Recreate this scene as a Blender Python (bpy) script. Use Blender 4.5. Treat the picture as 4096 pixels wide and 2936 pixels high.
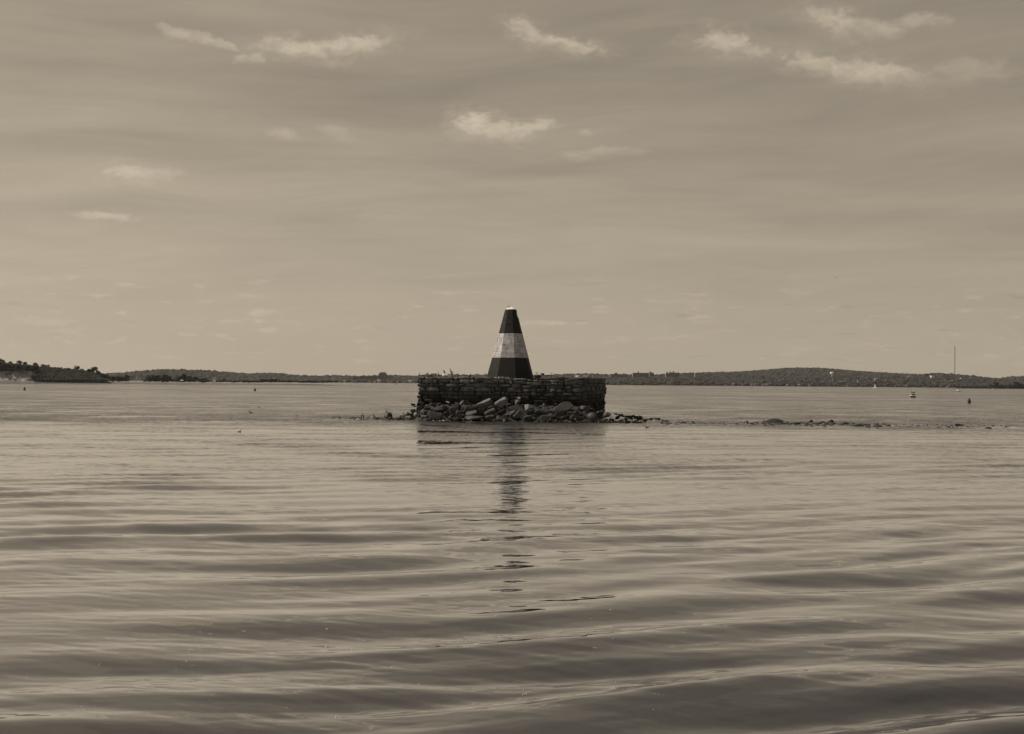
import bpy, bmesh, math, random
import numpy as np
from mathutils import Vector, Matrix, noise as mnoise

R = math.radians
scene = bpy.context.scene
for o in list(bpy.data.objects):
    bpy.data.objects.remove(o)

# ---------------------------------------------------------------- camera
F = 4096 * 50.0 / 36.0           # focal length in photograph pixels
CAM_H = 7.0                      # eye height above the water
PITCH, ROLL = R(0.604), R(0.45)
cam_data = bpy.data.cameras.new('camera')
cam_data.lens = 50.0
cam_data.sensor_width = 36.0
cam_data.clip_start = 0.5
cam_data.clip_end = 60000.0
cam = bpy.data.objects.new('camera', cam_data)
scene.collection.objects.link(cam)
CAM_R = Matrix.Rotation(R(90) + PITCH, 3, 'X') @ Matrix.Rotation(ROLL, 3, 'Z')
cam.matrix_world = Matrix.Translation((0, 0, CAM_H)) @ CAM_R.to_4x4()
scene.camera = cam

# ---------------------------------------------------------------- light and sky
SUN_EL = R(50.0)
SUN_AZ = R(-81.0)                # measured from +Y (view direction) towards +X
sun_dir = Vector((math.sin(SUN_AZ) * math.cos(SUN_EL), math.cos(SUN_AZ) * math.cos(SUN_EL), math.sin(SUN_EL)))
sd = bpy.data.lights.new('sun', 'SUN')
sd.energy = 5.0
sd.angle = R(0.53)
sd.color = (1.0, 0.88, 0.68)
sun = bpy.data.objects.new('sun', sd)
sun.rotation_euler = (-sun_dir).to_track_quat('-Z', 'Y').to_euler()
scene.collection.objects.link(sun)

scene.view_settings.view_transform = 'Standard'
scene.view_settings.look = 'None'
scene.view_settings.gamma = 1.0
scene.view_settings.use_curve_mapping = False
scene.view_settings.exposure = 0.0
scene.cycles.use_denoising = True
scene.cycles.max_bounces = 6
scene.cycles.glossy_bounces = 3
scene.cycles.diffuse_bounces = 3
scene.cycles.volume_bounces = 0
scene.cycles.sample_clamp_indirect = 4.0


class NT:
    """small helper for writing node trees as expressions"""
    def __init__(self, tree):
        self.t = tree
    def n(self, kind, **kw):
        nd = self.t.nodes.new(kind)
        for k, v in kw.items():
            setattr(nd, k, v)
        return nd
    def put(self, sock, v):
        if isinstance(v, bpy.types.NodeSocket):
            self.t.links.new(v, sock)
        elif v is not None:
            sock.default_value = v
    def m(self, op, a, b=None, c=None, clamp=False):
        nd = self.n('ShaderNodeMath', operation=op)
        nd.use_clamp = clamp
        self.put(nd.inputs[0], a)
        if b is not None: self.put(nd.inputs[1], b)
        if c is not None: self.put(nd.inputs[2], c)
        return nd.outputs[0]
    def v(self, op, a, b=None):
        nd = self.n('ShaderNodeVectorMath', operation=op)
        self.put(nd.inputs[0], a)
        if b is not None:
            self.put(nd.inputs['Scale'] if op == 'SCALE' else nd.inputs[1], b)
        return nd.outputs['Value'] if op in ('LENGTH', 'DOT_PRODUCT', 'DISTANCE') else nd.outputs['Vector']
    def xyz(self, x, y, z):
        nd = self.n('ShaderNodeCombineXYZ')
        for i, q in enumerate((x, y, z)): self.put(nd.inputs[i], q)
        return nd.outputs[0]
    def sep(self, vec):
        nd = self.n('ShaderNodeSeparateXYZ'); self.put(nd.inputs[0], vec)
        return nd.outputs
    def noise(self, vec, scale, detail=3.0, rough=0.55, dist=0.0, color=False):
        nd = self.n('ShaderNodeTexNoise'); nd.noise_dimensions = '3D'
        self.put(nd.inputs['Vector'], vec); self.put(nd.inputs['Scale'], scale)
        nd.inputs['Detail'].default_value = detail; nd.inputs['Roughness'].default_value = rough
        nd.inputs['Distortion'].default_value = dist
        return nd.outputs['Color' if color else 'Fac']
    def ramp(self, x, a, b, lo=0.0, hi=1.0, smooth=True):
        nd = self.n('ShaderNodeMapRange')
        nd.interpolation_type = 'SMOOTHSTEP' if smooth else 'LINEAR'
        nd.clamp = True
        self.put(nd.inputs['Value'], x); self.put(nd.inputs['From Min'], a); self.put(nd.inputs['From Max'], b)
        self.put(nd.inputs['To Min'], lo); self.put(nd.inputs['To Max'], hi)
        return nd.outputs[0]
    def mixc(self, f, a, b, mode='MIX'):
        nd = self.n('ShaderNodeMix', data_type='RGBA'); nd.blend_type = mode
        self.put(nd.inputs[0], f); self.put(nd.inputs[6], a); self.put(nd.inputs[7], b)
        return nd.outputs[2]


def pix_dir(px, py):
    """direction of a photograph pixel in the world"""
    d = CAM_R @ Vector(((px - 2048) / F, (1468 - py) / F, -1.0))
    return d


def at(px, py, dist):
    """world point seen at a photograph pixel, at a given distance along +Y"""
    d = pix_dir(px, py)
    return Vector((0, 0, CAM_H)) + d * (dist / d.y)


def on_water(px, py):
    d = pix_dir(px, py)
    return Vector((0, 0, CAM_H)) + d * (-CAM_H / d.z)


TINT = (1.175, 1.0, 0.765, 1.0)      # toned print: warm in the light tones, more neutral in the dark
TINT_DARK = (1.15, 1.0, 0.88, 1.0)

world = bpy.data.worlds.new('World')
scene.world = world
world.use_nodes = True
wt = world.node_tree
wt.nodes.clear()
w = NT(wt)
SKY_GAIN, SKY_POW = 1.0, 0.80
world.cycles.sampling_method = 'MANUAL'
world.cycles.sample_map_resolution = 512
sky = w.n('ShaderNodeTexSky', sky_type='NISHITA')
sky.sun_disc = False
sky.sun_elevation = SUN_EL
sky.sun_rotation = SUN_AZ
sky.altitude = 0.0
sky.air_density = 1.0
sky.dust_density = 1.0
sky.ozone_density = 1.0
gen = w.n('ShaderNodeTexCoord').outputs['Generated']
dx, dy, dz = w.sep(gen)[:3]
lift = w.m('SQRT', w.m('MULTIPLY_ADD', dz, dz, 0.0049))          # no dark rim where the sky meets the land
wt.links.new(w.v('NORMALIZE', w.xyz(dx, dy, lift)), sky.inputs['Vector'])
bw = w.n('ShaderNodeRGBToBW')
wt.links.new(sky.outputs[0], bw.inputs[0])
lum = w.m('MULTIPLY', w.m('POWER', bw.outputs[0], SKY_POW), SKY_GAIN)
az = w.m('MULTIPLY', w.m('ARCTAN2', dx, dy), 180 / math.pi)      # degrees, 0 = view direction
el = w.m('MULTIPLY', w.m('ARCSINE', dz), 180 / math.pi)
base = lum
# thin high streaks, everywhere in the sky
warp = w.noise(w.xyz(w.m('MULTIPLY', az, 0.05), w.m('MULTIPLY', el, 0.12), 3.0), 1.0, 2.0)
elw = w.m('ADD', el, w.m('MULTIPLY_ADD', warp, 2.6, w.m('MULTIPLY', az, -0.03)))
st1 = w.noise(w.xyz(w.m('MULTIPLY', az, 0.045), w.m('MULTIPLY', elw, 0.42), 0.0), 1.0, 5.0, 0.55, 0.25)
st2 = w.noise(w.xyz(w.m('MULTIPLY', az, 0.13), w.m('MULTIPLY', elw, 1.0), 7.0), 1.0, 7.0, 0.66, 0.5)
streak = w.m('ADD', w.m('MULTIPLY', w.m('SUBTRACT', st1, 0.5), 0.62), w.m('MULTIPLY', w.m('SUBTRACT', st2, 0.5), 0.34))
fade = w.ramp(el, 0.0, 7.0, 0.25, 1.0)
base = w.m('MULTIPLY', base, w.m('MULTIPLY_ADD', streak, fade, 1.0))
# small flat clouds low over the horizon, everywhere
lc = w.noise(w.xyz(w.m('MULTIPLY', az, 0.75), w.m('MULTIPLY', el, 3.2), 11.0), 1.0, 4.0, 0.6, 0.3)
lowmask = w.m('MULTIPLY', w.ramp(el, 0.3, 1.2), w.ramp(el, 3.0, 5.4, 1.0, 0.0))
lowc = w.m('MULTIPLY', w.ramp(lc, 0.56, 0.74), lowmask)
lsh = w.m('MULTIPLY', w.ramp(w.noise(w.xyz(w.m('MULTIPLY', az, 0.5), w.m('MULTIPLY', el, 3.4), 21.0), 1.0, 4.0, 0.6, 0.3), 0.6, 0.75), lowmask)
base = w.m('MULTIPLY', base, w.m('ADD', 1.0, w.m('SUBTRACT', w.m('MULTIPLY', lowc, 0.19), w.m('MULTIPLY', lsh, 0.13))))
# the fair-weather clouds: centre (photo px), half width, half height, lean, brightness
CLOUDS = [(1190, 195, 150, 34, 4, .36), (1400, 182, 150, 32, -10, .36), (1010, 232, 55, 18, -8, .2),
          (720, 138, 95, 24, 12, .24), (840, 165, 95, 22, 16, .24), (2105, 128, 85, 34, 16, .34), (2270, 178, 130, 26, 10, .34),
          (2900, 165, 110, 40, 8, .36), (3020, 205, 70, 22, 6, .2), (3340, 85, 120, 42, 14, .3), (3480, 110, 120, 34, 6, .22),
          (3690, 85, 120, 28, 0, .18), (3260, 255, 110, 40, 12, .32), (3480, 290, 190, 42, 8, .34), (3600, 310, 110, 26, -4, .22),
          (3880, 285, 140, 50, 6, .13), (1905, 495, 90, 44, 2, .42), (1985, 520, 120, 36, 2, .36), (2130, 510, 80, 22, -12, .3),
          (1135, 535, 70, 22, 6, .14), (1345, 530, 70, 24, 20, .12), (2400, 615, 170, 22, -4, .12), (2350, 535, 20, 20, 0, .14),
          (530, 692, 95, 30, 0, .26), (640, 690, 90, 22, 4, .14), (425, 868, 110, 18, 2, .22),
          (1060, 1248, 65, 18, 0, .13), (1070, 1322, 50, 12, 0, .12), (190, 1285, 90, 15, 6, .1), (290, 1335, 70, 10, 6, .08), (820, 1210, 30, 10, 0, .1),
          (2180, 1292, 85, 13, 2, .11), (2720, 1205, 140, 12, 2, .06), (2820, 1284, 60, 10, 2, .06), (1560, 870, 140, 14, 0, .05), (2700, 1355, 90, 9, -2, .08),
          (3480, 1385, 60, 7, 0, .1), (905, 1290, 35, 9, 4, .09)]
n1 = w.noise(w.xyz(w.m('MULTIPLY', az, 0.9), w.m('MULTIPLY', el, 1.5), 5.0), 1.0, 6.0, 0.62, 0.3)
n2 = w.noise(w.xyz(w.m('MULTIPLY', az, 0.9), w.m('MULTIPLY', el, 1.5), 15.0), 1.0, 6.0, 0.62, 0.3)
n3 = w.noise(w.xyz(w.m('MULTIPLY', az, 1.5), w.m('MULTIPLY', el, 2.6), 9.0), 1.0, 5.0, 0.58, 0.6)
azd = w.m('MULTIPLY_ADD', w.m('SUBTRACT', n1, 0.5), 1.6, az)
eld = w.m('MULTIPLY_ADD', w.m('SUBTRACT', n2, 0.5), 0.75, el)
csum = None
DEG = 180 / math.pi
for (cx, cy, hw, hh, lean, amp) in CLOUDS:
    if amp <= 0:
        continue
    d = pix_dir(cx, cy).normalized()
    a0 = math.atan2(d.x, d.y) * DEG
    e0 = math.asin(d.z) * DEG
    sx, sy = hw / F * DEG, hh / F * DEG
    c_, s_ = math.cos(R(-lean)), math.sin(R(-lean))
    da = w.m('SUBTRACT', azd, a0)
    de = w.m('SUBTRACT', eld, e0)
    p = w.m('MULTIPLY_ADD', da, c_ / sx, w.m('MULTIPLY', de, s_ / sx))
    q = w.m('MULTIPLY_ADD', da, -s_ / sy, w.m('MULTIPLY', de, c_ / sy))
    rr = w.m('ADD', w.m('MULTIPLY', p, p), w.m('MULTIPLY', q, q))
    dens = w.ramp(w.m('SUBTRACT', rr, w.m('MULTIPLY', w.m('SUBTRACT', n3, 0.5), 3.0)), 1.85, -0.4, 0.0, amp)
    dens = w.m('MULTIPLY', dens, w.ramp(q, -1.2, 0.7, 0.62, 1.12))
    if amp > 0.25:             # thin veil round the larger clouds
        dens = w.m('MAXIMUM', dens, w.ramp(w.m('SUBTRACT', rr, w.m('MULTIPLY', w.m('SUBTRACT', n3, 0.5), 9.0)), 4.5, -2.0, 0.0, amp * 0.35))
    csum = dens if csum is None else w.m('MAXIMUM', csum, dens)
csum = w.m('MULTIPLY', csum, w.m('MULTIPLY_ADD', n3, 0.3, 0.85))
base = w.m('ADD', base, w.m('MULTIPLY', csum, 4.9))
base = w.m('MAXIMUM', base, 0.0)
tone = w.mixc(w.ramp(base, 0.8, 2.9), TINT_DARK, TINT)
tint = w.mixc(1.0, w.xyz(base, base, base), tone, 'MULTIPLY')
bg = w.n('ShaderNodeBackground')
wt.links.new(tint, bg.inputs['Color'])
bg.inputs['Strength'].default_value = 0.1
wo = w.n('ShaderNodeOutputWorld')
wt.links.new(bg.outputs[0], wo.inputs[0])

# ---------------------------------------------------------------- helpers
COL = scene.collection


def obj(name, mesh, material=None, parent=None, loc=None, rz=0.0):
    o = bpy.data.objects.new(name, mesh)
    COL.objects.link(o)
    if material is not None and mesh is not None:
        for m_ in (material if isinstance(material, (list, tuple)) else [material]):
            mesh.materials.append(m_)
    if parent is not None:
        o.parent = parent
    if loc is not None:
        o.location = loc
    if rz:
        o.rotation_euler.z = rz
    return o


def tag(o, label=None, cat=None, group=None, kind=None):
    for k, v in (('label', label), ('category', cat), ('group', group), ('kind', kind)):
        if v:
            o[k] = v
    return o


def thing(name, label, cat, loc=(0, 0, 0), rz=0.0, group=None):
    o = bpy.data.objects.new(name, None)
    COL.objects.link(o)
    o.location = loc
    o.rotation_euler.z = rz
    o.empty_display_size = 0.2
    return tag(o, label, cat, group)


def np_mesh(name, verts, faces, smooth=False, mats=None):
    me = bpy.data.meshes.new(name)
    me.from_pydata([tuple(map(float, v)) for v in verts], [], [tuple(map(int, f)) for f in faces])
    if smooth:
        me.polygons.foreach_set('use_smooth', [True] * len(me.polygons))
    if mats is not None:
        me.polygons.foreach_set('material_index', mats)
    me.update()
    return me


class MB:
    """collects simple solids into one mesh"""
    def __init__(self):
        self.v, self.f, self.mi = [], [], []
    def add(self, verts, faces, mi=0):
        b = len(self.v)
        self.v += [tuple(p) for p in verts]
        self.f += [tuple(i + b for i in f) for f in faces]
        self.mi += [mi] * len(faces)
        return self
    def box(self, x0, x1, y0, y1, z0, z1, mi=0, taper=0.0):
        t = taper
        vs = [(x0, y0, z0), (x1, y0, z0), (x1, y1, z0), (x0, y1, z0), (x0 + t, y0 + t, z1), (x1 - t, y0 + t, z1), (x1 - t, y1 - t, z1), (x0 + t, y1 - t, z1)]
        return self.add(vs, [(3, 2, 1, 0), (4, 5, 6, 7), (0, 1, 5, 4), (1, 2, 6, 5), (2, 3, 7, 6), (3, 0, 4, 7)], mi)
    def lathe(self, prof, n=16, cx=0.0, cy=0.0, mi=0):
        vs, fs = [], []
        for (r, z) in prof:
            for k in range(n):
                a = 2 * math.pi * k / n
                vs.append((cx + r * math.cos(a), cy + r * math.sin(a), z))
        for i in range(len(prof) - 1):
            for k in range(n):
                k2 = (k + 1) % n
                fs.append((i * n + k, i * n + k2, (i + 1) * n + k2, (i + 1) * n + k))
        fs.append(tuple(range(n - 1, -1, -1)))
        fs.append(tuple((len(prof) - 1) * n + k for k in range(n)))
        return self.add(vs, fs, mi)
    def tube(self, p, q, r0, r1=None, n=6, mi=0):
        p, q = Vector(p), Vector(q)
        r1 = r0 if r1 is None else r1
        d = (q - p).normalized()
        a = d.orthogonal().normalized()
        b = d.cross(a)
        vs = []
        for c, r in ((p, r0), (q, r1)):
            for k in range(n):
                t = 2 * math.pi * k / n
                vs.append(c + (a * math.cos(t) + b * math.sin(t)) * r)
        fs = [(k, (k + 1) % n, n + (k + 1) % n, n + k) for k in range(n)]
        fs += [tuple(range(n - 1, -1, -1)), tuple(range(n, 2 * n))]
        return self.add(vs, fs, mi)
    def loft(self, rings, mi=0):
        """rings: lists of points, all with the same count; closed at both ends"""
        n = len(rings[0])
        vs = [p for r in rings for p in r]
        fs = []
        for i in range(len(rings) - 1):
            for k in range(n):
                k2 = (k + 1) % n
                fs.append((i * n + k, i * n + k2, (i + 1) * n + k2, (i + 1) * n + k))
        fs.append(tuple(range(n - 1, -1, -1)))
        fs.append(tuple((len(rings) - 1) * n + k for k in range(n)))
        return self.add(vs, fs, mi)
    def mesh(self, name, smooth=False):
        return np_mesh(name, self.v, self.f, smooth, self.mi)
    def build(self, name, material, parent=None, smooth=False, loc=None, rz=0.0):
        return obj(name, self.mesh(name, smooth), material, parent, loc, rz)


def surface(name, lo, hi, scale=1.0, rough=0.85, bump=0.0, bscale=6.0, per_object=0.0, spec=0.3, extra=None, stretch=(1, 1, 1), coord='Object'):
    """matt procedural material: grey between lo and hi by noise, optional per-object spread and relief"""
    mt = bpy.data.materials.new(name)
    mt.use_nodes = True
    t = NT(mt.node_tree)
    bs = mt.node_tree.nodes['Principled BSDF']
    co = t.n('ShaderNodeTexCoord').outputs[coord] if coord != 'Position' else t.n('ShaderNodeNewGeometry').outputs['Position']
    info = t.n('ShaderNodeObjectInfo')
    co = t.v('MULTIPLY', co, stretch)
    if coord == 'Object':
        co = t.v('ADD', co, t.v('SCALE', t.xyz(91.7, 33.1, 57.3), info.outputs['Random']))
    fac = t.ramp(t.noise(co, scale, 6.0, 0.62, 0.2), 0.3, 0.7)
    g = t.m('MULTIPLY_ADD', fac, hi - lo, lo)
    if per_object:
        g = t.m('MULTIPLY', g, t.m('MULTIPLY_ADD', info.outputs['Random'], 2 * per_object, 1.0 - per_object))
    if extra is not None:
        g = extra(t, g)
    mt.node_tree.links.new(t.xyz(g, g, t.m('MULTIPLY', g, 1.10)), bs.inputs['Base Color'])
    bs.inputs['Roughness'].default_value = rough
    bs.inputs['Specular IOR Level'].default_value = spec
    if bump:
        b = t.n('ShaderNodeBump')
        b.inputs['Strength'].default_value = 1.0
        b.inputs['Distance'].default_value = bump
        t.put(b.inputs['Height'], t.noise(co, bscale, 5.0, 0.65, 0.1))
        mt.node_tree.links.new(b.outputs[0], bs.inputs['Normal'])
    return mt


def weed_band(z0, z1, dark):
    """tide stain: everything below the high-water mark is covered in dark weed"""
    def fn(t, g):
        pos = t.n('ShaderNodeNewGeometry').outputs['Position']
        z = t.sep(pos)[2]
        zz = t.m('MULTIPLY_ADD', t.m('SUBTRACT', t.noise(pos, 0.45, 3.0), 0.5), 1.6, z)
        k = t.ramp(zz, z0, z1, dark, 1.0)
        return t.m('MULTIPLY', g, k)
    return fn


def guano(amount, z0=7.0, z1=8.2, w0=0.5):
    """white bird droppings, streaked, on upper stones"""
    def fn(t, g):
        pos = t.n('ShaderNodeNewGeometry').outputs['Position']
        nz = t.sep(t.n('ShaderNodeNewGeometry').outputs['Normal'])[2]
        z = t.sep(pos)[2]
        n_ = t.noise(t.v('MULTIPLY', pos, (2.6, 2.6, 0.5)), 1.0, 4.0, 0.6)
        k = t.m('MULTIPLY', t.ramp(n_, w0, w0 + .16), t.ramp(z, z0, z1, 0.0, amount))
        k = t.m('MULTIPLY', k, t.ramp(nz, -0.2, 0.8, 0.35, 1.0))
        return t.m('MULTIPLY_ADD', k, t.m('SUBTRACT', 0.6, g), g)
    return fn


# ---------------------------------------------------------------- water
def smooth01(x, a, b):
    t = np.clip((x - a) / (b - a), 0, 1)
    return t * t * (3 - 2 * t)


def make_water():
    rng = np.random.default_rng(11)
    rows = 1422 * 7.0
    inv = np.linspace(1 / 22.0, 1 / 330.0, 680)
    d_mid = 1 / inv
    d_near = np.geomspace(1.5, 21.5, 26)
    d_far = np.geomspace(340, 9300, 44)
    rad = np.concatenate([d_near, d_mid, d_far])
    a_f = np.linspace(-23.5, 23.5, 660)
    a_r = np.linspace(26, 333, 64)[:-1]
    ang = np.radians(np.concatenate([a_f, a_r]))
    ring = np.gradient(rad)
    RR, AA = np.meshgrid(rad, ang, indexing='ij')
    X, Y = RR * np.sin(AA), RR * np.cos(AA)
    RING = np.repeat(ring[:, None], len(ang), 1)
    Z = np.zeros_like(X)
    in_front = np.cos(AA) > 0.88
    far_fade = 1 - smooth01(RR, 210, 325)
    # slow gusts and slicks: patches where small waves are lively or flat
    def patch(seed, L):
        r = np.random.default_rng(seed)
        s = np.zeros_like(X)
        for _ in range(9):
            k = 2 * np.pi / (L * r.uniform(0.6, 1.8))
            th = r.uniform(0, 2 * np.pi)
            s += np.cos(k * (X * 0.5 * np.cos(th) + Y * np.sin(th)) + r.uniform(0, 6.28))
        return s / 3.0
    gust = np.clip(0.62 + 0.34 * patch(3, 22), 0.12, 1.3)
    group = np.clip(0.85 + 0.62 * patch(5, 26), 0.15, 1.9)
    wake_fade = 0.30 + 0.70 * (1 - smooth01(RR, 34, 80))
    chop_fade = 0.55 + 0.45 * (1 - smooth01(RR, 40, 130))
    waves = []
    for i in range(16):        # ferry wake: long crests running away to the right
        lam = rng.uniform(4.2, 7.4)
        th = R(-25) + rng.normal(0, 0.24)
        waves.append((lam, th, 0.0070 * lam * rng.uniform(.6, 1.3), rng.uniform(0, 6.28), 'g'))
    for i in range(16):        # crossing chop
        lam = rng.uniform(1.8, 4.4)
        th = rng.normal(R(4), 0.34)
        waves.append((lam, th, 0.0011 * lam * rng.uniform(.5, 1.3), rng.uniform(0, 6.28), 'c'))
    for i in range(40):        # short ripples
        lam = rng.uniform(0.5, 1.8)
        th = rng.normal(R(-4), 0.5)
        waves.append((lam, th, 0.0009 * lam * rng.uniform(.5, 1.3), rng.uniform(0, 6.28), 'u'))
    # gentle bending of the crests
    bx = X + 1.1 * np.sin(Y * 0.12 + X * 0.05) + 0.6 * np.sin(Y * 0.31 - X * 0.11)
    by = Y + 1.3 * np.sin(X * 0.11 + 1.3) + 0.5 * np.sin(X * 0.29 + Y * 0.07)
    for lam, th, amp, ph, kind in waves:
        k = 2 * np.pi / lam
        aa = np.clip((lam / RING - 2.2) / 3.0, 0, 1)
        arg = k * (bx * np.sin(th) + by * np.cos(th)) + ph
        h = amp * (np.sin(arg) + 0.24 * np.cos(2 * arg))
        Z += h * aa * {'g': group * wake_fade, 'c': group * chop_fade, 'u': gust}[kind]
    Z *= np.where(in_front, far_fade, far_fade * 0.6)
    nr, na = X.shape
    V = np.stack([X, Y, Z], -1).reshape(-1, 3)
    i0 = (np.arange(nr - 1)[:, None] * na + np.arange(na)[None, :])
    j = (np.arange(na) + 1) % na
    i1 = (np.arange(nr - 1)[:, None] * na + j[None, :])
    Q = np.stack([i0, i0 + na, i1 + na, i1], -1).reshape(-1, 4)
    me = bpy.data.meshes.new('water')
    me.vertices.add(len(V)); me.vertices.foreach_set('co', V.astype(np.float32).ravel())
    me.loops.add(Q.size); me.loops.foreach_set('vertex_index', Q.ravel().astype(np.int32))
    me.polygons.add(len(Q))
    me.polygons.foreach_set('loop_start', np.arange(0, Q.size, 4, dtype=np.int32))
    me.polygons.foreach_set('loop_total', np.full(len(Q), 4, dtype=np.int32))
    me.polygons.foreach_set('use_smooth', np.ones(len(Q), dtype=bool))
    me.update(calc_edges=True)
    me.flip_normals()
    mt = bpy.data.materials.new('sea_water')
    mt.use_nodes = True
    t = NT(mt.node_tree)
    mt.node_tree.nodes.clear()
    geo = t.n('ShaderNodeNewGeometry')
    pos, nrm = geo.outputs['Position'], geo.outputs['Normal']
    px, py_, pz = t.sep(pos)[:3]
    # wind zones, in world metres: ruffled beyond the bar, slick in its lee
    edge = t.m('MULTIPLY_ADD', t.noise(t.v('MULTIPLY', pos, (0.02, 0.05, 0)), 1.0, 4.0), 46.0, -23.0)
    yy = t.m('ADD', py_, edge)
    ruffled = t.ramp(yy, 190, 256)
    band = t.m('MULTIPLY', t.ramp(yy, 212, 246), t.ramp(yy, 268, 320, 1.0, 0.0))
    gustn = t.ramp(t.noise(t.v('MULTIPLY', pos, (0.05, 0.035, 0)), 1.0, 8.0, 0.72, 0.2), 0.34, 0.68, 0.0, 2.1, smooth=False)
    gustf = t.ramp(t.noise(t.v('MULTIPLY', pos, (0.008, 0.007, 0)), 1.0, 8.0, 0.72, 0.2), 0.34, 0.68, 0.1, 1.9, smooth=False)
    farz = t.ramp(py_, 350, 700)
    gustn = t.m('ADD', t.m('MULTIPLY', gustn, t.m('SUBTRACT', 1.0, farz)), t.m('MULTIPLY', gustf, farz))
    gusts = t.ramp(t.noise(t.v('MULTIPLY', pos, (0.05, 0.12, 0)), 1.0, 5.0, 0.65), 0.34, 0.68, 0.1, 1.7)
    near = t.m('MULTIPLY', t.ramp(py_, 25, 150, 0.55, 1.0), gusts)
    def slope(sx, sy, sc, det, off):
        c = t.noise(t.v('ADD', t.v('MULTIPLY', pos, (sx, sy, 1.0)), (off, off, off)), sc, det, 0.55, 0.25, color=True)
        return t.v('SUBTRACT', c, (0.5, 0.5, 0.5))
    s_small = slope(0.55, 1.5, 1.5, 3.0, 3.0)      # ~0.6 m ripples
    s_mid = slope(0.16, 0.5, 1.0, 3.0, 17.0)       # ~2 m waves
    s_wide = slope(0.05, 0.16, 1.0, 2.0, 31.0)
    k_small = t.m('ADD', t.m('MULTIPLY', near, t.ramp(py_, 40, 130, 0.09, 0.62)), t.m('MULTIPLY', t.m('MULTIPLY', ruffled, gustn), t.m('MULTIPLY_ADD', band, 1.0, 1.15)))
    k_mid = t.m('ADD', t.m('MULTIPLY', t.m('MULTIPLY', t.ramp(py_, 60, 130), gusts), 0.24), t.m('MULTIPLY', t.m('MULTIPLY', ruffled, gustn), 0.10))
    k_wide = t.ramp(py_, 120, 260, 0.0, 0.05)
    sl = t.v('ADD', t.v('ADD', t.v('SCALE', s_small, k_small), t.v('SCALE', s_mid, k_mid)), t.v('SCALE', s_wide, k_wide))
    sl = t.v('MULTIPLY', sl, (0.8, 1.0, 0.0))
    # short wind waves run in from the open bay: their steep sides face this way
    sx_, sy_, _ = t.sep(sl)[:3]
    lean = t.m('MULTIPLY', t.m('ABSOLUTE', sy_), -1.25)
    k_lean = t.ramp(py_, 45, 160)
    sy2 = t.m('ADD', t.m('MULTIPLY', sy_, t.m('SUBTRACT', 1.0, k_lean)), t.m('MULTIPLY', lean, k_lean))
    sl = t.xyz(sx_, sy2, 0.0)
    nn = t.v('NORMALIZE', t.v('ADD', nrm, sl))
    fr = t.n('ShaderNodeFresnel')
    fr.inputs['IOR'].default_value = WATER_IOR
    t.put(fr.inputs['Normal'], nn)
    gl = t.n('ShaderNodeBsdfGlossy')
    gl.inputs['Color'].default_value = (0.96, 0.96, 0.96, 1)
    gl.inputs['Roughness'].default_value = 0.03
    t.put(gl.inputs['Normal'], nn)
    df = t.n('ShaderNodeBsdfDiffuse')
    df.inputs['Color'].default_value = (WATER_BODY, WATER_BODY, WATER_BODY * 1.15, 1)
    t.put(df.inputs['Normal'], nn)
    mx = t.n('ShaderNodeMixShader')
    t.put(mx.inputs[0], t.m('MULTIPLY', fr.outputs[0], WATER_SHEEN, clamp=True))
    mt.node_tree.links.new(df.outputs[0], mx.inputs[1])
    mt.node_tree.links.new(gl.outputs[0], mx.inputs[2])
    out = t.n('ShaderNodeOutputMaterial')
    mt.node_tree.links.new(mx.outputs[0], out.inputs[0])
    o = obj('water', me, mt)
    tag(o, 'open harbour water with low wake swells and wind ripples', kind='structure')
    return o


WATER_IOR = 2.1
WATER_SHEEN = 1.52
WATER_BODY = 0.010
water = make_water()

# ---------------------------------------------------------------- materials of the islet
M = {}
M['black_paint'] = surface('black_paint', 0.006, 0.020, 1.6, 0.75, 0.012, 9.0, spec=0.2, stretch=(0.6, 0.6, 5.0))
def chips(t, g):
    pos = t.n('ShaderNodeNewGeometry').outputs['Position']
    k = t.m('MULTIPLY', t.ramp(t.noise(t.v('MULTIPLY', pos, (3.0, 3.0, 1.4)), 1.0, 5.0, 0.7), 0.66, 0.72), 0.09)
    return t.m('ADD', g, k)
M['black_chipped'] = surface('black_chipped_paint', 0.008, 0.022, 1.6, 0.8, 0.02, 6.0, spec=0.2, extra=chips, stretch=(0.6, 0.6, 5.0))
def grime(t, g):
    pos = t.n('ShaderNodeNewGeometry').outputs['Position']
    h = t.noise(t.v('MULTIPLY', pos, (0.5, 0.5, 4.5)), 1.0, 5.0, 0.65, 0.4)
    v = t.noise(t.v('MULTIPLY', pos, (2.2, 2.2, 0.25)), 1.0, 4.0, 0.6)
    g = t.m('MULTIPLY', g, t.ramp(h, 0.36, 0.6, 0.62, 1.0))
    return t.m('MULTIPLY', g, t.ramp(v, 0.34, 0.6, 0.72, 1.0))
M['white_paint'] = surface('weathered_white_paint', 0.30, 0.50, 1.2, 0.85, 0.03, 5.0, spec=0.2, extra=grime)
M['guano_white'] = surface('bird_whitened_concrete', 0.45, 0.72, 2.0, 0.9, 0.02, 6.0, spec=0.1)
M['granite'] = surface('granite_block', 0.017, 0.088, 1.3, 0.9, 0.10, 2.6, per_object=0.6, spec=0.25,
                       extra=lambda t, g: guano(0.5, 6.9, 7.8, 0.50)(t, weed_band(3.0, 6.0, 0.10)(t, g)))
M['granite_dark'] = surface('mortar_and_fill', 0.006, 0.02, 1.0, 0.95, spec=0.1)
M['boulder'] = surface('shore_boulder', 0.012, 0.046, 0.9, 0.8, 0.05, 3.0, per_object=0.45, spec=0.35, extra=weed_band(0.2, 2.1, 0.28))
M['boulder_dark'] = surface('dark_wet_and_shade_stone', 0.008, 0.030, 0.9, 0.6, 0.05, 3.0, per_object=0.4, spec=0.4)
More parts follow.
